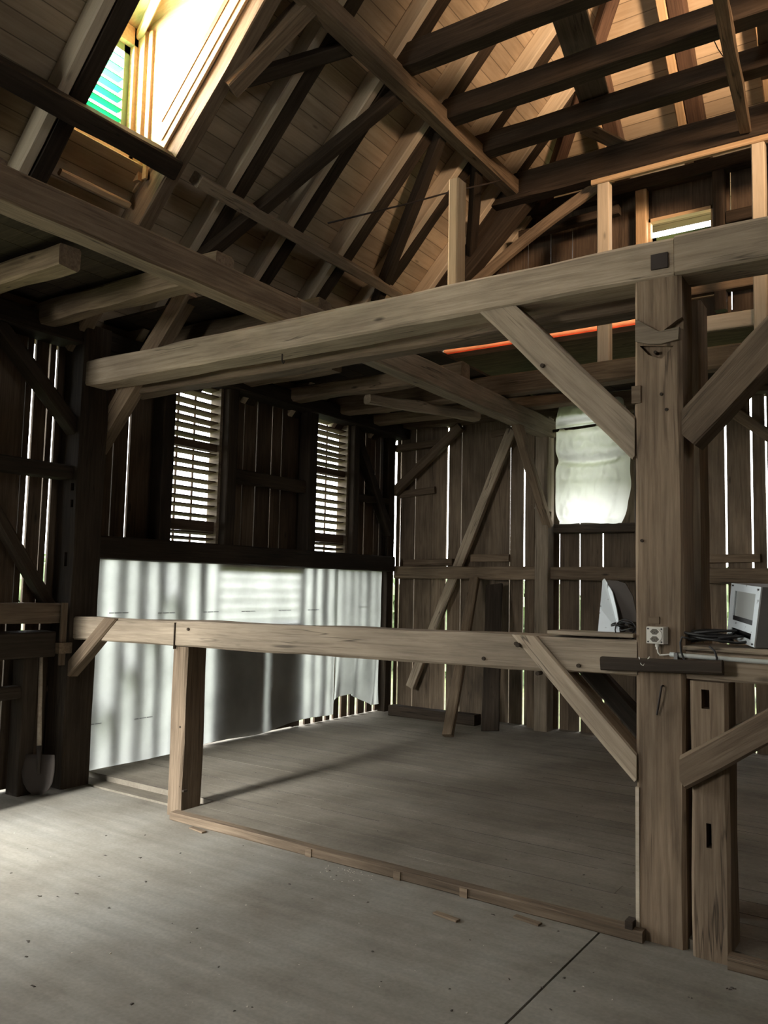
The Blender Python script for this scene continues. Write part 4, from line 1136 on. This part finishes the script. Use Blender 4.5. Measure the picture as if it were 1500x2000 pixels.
frame_piece(0, 0, 1, .13, -.004, .004); frame_piece(0, .90, 1, 1, -.004, .004); frame_piece(0, .13, .15, .90, -.004, .004); frame_piece(.85, .13, 1, .90, -.004, .004); frame_piece(.15, .66, .85, .80, -.004, .004)
mb.build('front_frame', ENAM, ce)
mb = MB(121)
fa, fb, fc, fd = fp(0, 0, -.004), fp(1, 0, -.004), fp(1, 1, -.004), fp(0, 1, -.004)
for q in ([fa, fb, fb + back, fa + back], [fb, fc, fc + back, fb + back], [fd, fc, fc + back, fd + back], [fa, fd, fd + back, fa + back]):
    mb.prism(q, (fa - fc).normalized() * .0015)
mb.build('casing', GREYM, ce)
mb = MB(122)
ia = [fp(0, 0) + back, fp(1, 0) + back, fp(1, 1) + back, fp(0, 1) + back]
mb.prism(ia, back.normalized() * .003); mb.prism([fp(.15, .62, -.03), fp(.85, .62, -.03), fp(.85, .62, -.13), fp(.15, .62, -.13)], (0, 0, .003))
mb.build('pale_lining', BOXIN, ce)
mb = MB(123); mb.prism([fp(.15, .13, -.006), fp(.85, .13, -.006), fp(.85, .60, -.006), fp(.15, .60, -.006)], fp(0, 0, -.002) - fp(0, 0, 0)); mb.build('window_pane', GL, ce)
mb = MB(124); frame_piece(.13, .58, .87, .66, -.012, .002); mb.build('dark_strip', BLACK, ce)
for u, v in ((.07, .04), (.93, .05), (.06, .95), (.93, .96)):
    mb = MB(125); mb.tube([fp(u, v, .003), fp(u, v, .008)], .004, 8); mb.build('screw', BLACK, ce)

# ---- shovel leaning by the left post
sh = empty('shovel', (-5.44, 3.70, 0), 'shovel with dark steel blade leaning against the left post', 'shovel')
foot = at(76, 1552, 2, .005)
ftop = at(78, 1486, 1, 3.80)
mb = MB(130)
bl0 = V((-5.49, 3.70, .0)); up_ = V((-.14, .05, 1)).normalized()
sx = V((.80, .60, 0)).normalized()     # blade width direction
nrm = sx.cross(up_).normalized()
prof = [(0, .03), (.12, .075), (.3, .105), (.55, .118), (.8, .122), (1, .118)]
nu = 10
for k, (t, hw) in enumerate(prof):
    for i in range(nu + 1):
        s_ = i / nu * 2 - 1
        mb.v.append(bl0 + up_ * (.285 * t + .012) + sx * (hw * s_) + nrm * (.022 * (s_ * s_ - .4)))
for k in range(len(prof) - 1):
    for i in range(nu):
        a_ = k * (nu + 1) + i
        mb.f.append((a_, a_ + 1, a_ + nu + 2, a_ + nu + 1)); mb.r.append(0)
blade = mb.build('blade', STEEL, sh, smooth=True)
md = blade.modifiers.new('thick', 'SOLIDIFY'); md.thickness = .003
mb = MB(131)
h0 = bl0 + up_ * .16; h1 = bl0 + up_ * .36
mb.tube([h0, h1], [.012, .019], 10); mb.build('blade_socket', STEEL, sh, smooth=True)
mb = MB(132)
hp_ = [bl0 + up_ * q for q in (.34, .6, .9, 1.10)]
mb.tube(hp_, [.017, .016, .016, .016], 12); mb.build('handle', HANDLE, sh, smooth=True)

# ---- crumbs, chips and twigs on the floor
def crumbs(name, pts, mat, label, seed, smin, smax):
    rng = random.Random(seed); m_ = MB(seed)
    for (x, y, z) in pts:
        s_ = rng.uniform(smin, smax); a_ = rng.uniform(0, 6.28)
        u = V((math.cos(a_), math.sin(a_), 0)) * s_; w_ = V((-math.sin(a_), math.cos(a_), 0)) * s_ * rng.uniform(.3, .8)
        c = V((x, y, z)); h = s_ * .35
        m_.hexa([c - u - w_, c + u - w_ * .6, c + u * .8 + w_, c - u * .7 + w_ * .8, c - u * .6 - w_ * .5 + V((0, 0, h)), c + u * .6 - w_ * .4 + V((0, 0, h)), c + u * .4 + w_ * .5 + V((0, 0, h)), c - u * .4 + w_ * .5 + V((0, 0, h))])
    return m_.build(name, mat)
rng = random.Random(4)
pts = []
for k in range(50):
    px, py = rng.uniform(0, 1200), rng.uniform(1590, 1990)
    q = at(px, py, 2, 0)
    if q.y < 3.85: pts.append((q.x, q.y, .0005))
for px, py in ((205, 1671), (272, 1675), (75, 1750), (112, 1751), (148, 1745), (52, 1837), (63, 1925), (1420, 1931), (1430, 1930), (1345, 1948), (960, 1786), (410, 1570)):
    q = at(px, py, 2, 0); pts.append((q.x, q.y, .0005)); pts.append((q.x + .012, q.y, .0005))
tag(crumbs('floor_crumbs', pts, DIRT, None, 6, .003, .010), 'dark crumbs and leaf bits scattered over the floor', 'debris', None, 'stuff')
pts = []
for k in range(70):
    px, py = rng.gauss(680, 45), rng.gauss(1702, 9)
    q = at(px, py, 2, 0)
    if q.y < 3.87: pts.append((q.x, q.y, .0005))
for k in range(40):
    q = at(rng.uniform(0, 1200), rng.uniform(1620, 1990), 2, 0)
    if q.y < 3.85: pts.append((q.x, q.y, .0005))
tag(crumbs('wood_chips', pts, CHIP, None, 8, .002, .006), 'pale wood chips scattered in front of the sill board', 'debris', None, 'stuff')
pts = []
for k in range(45):
    q = at(rng.uniform(420, 1240), rng.uniform(1500, 1790), 2, .045)
    if q.y > 4.05: pts.append((q.x, q.y, .0445))
tag(crumbs('bay_crumbs', pts, DIRT, None, 9, .003, .008), 'dark crumbs scattered over the bay floor boards', 'debris', None, 'stuff')
for k, (px, py, d, lab) in enumerate(((395, 1618, 1, 'flat wood splinter in front of the short post'), (872, 1790, 1, 'flat wood splinter before the middle of the sill board'), (1030, 1797, 1, 'flat splinter by the right end of the sill board'))):
    q = at(px, py, 2, .006)
    q.y = min(q.y, 3.84)
    timber('wood_splinter', q + V((-.07, .01, 0)), q + V((.07, -.01, 0)), .035, .010, OLD, lab, 'splinter', wob=.002, cham=.002)
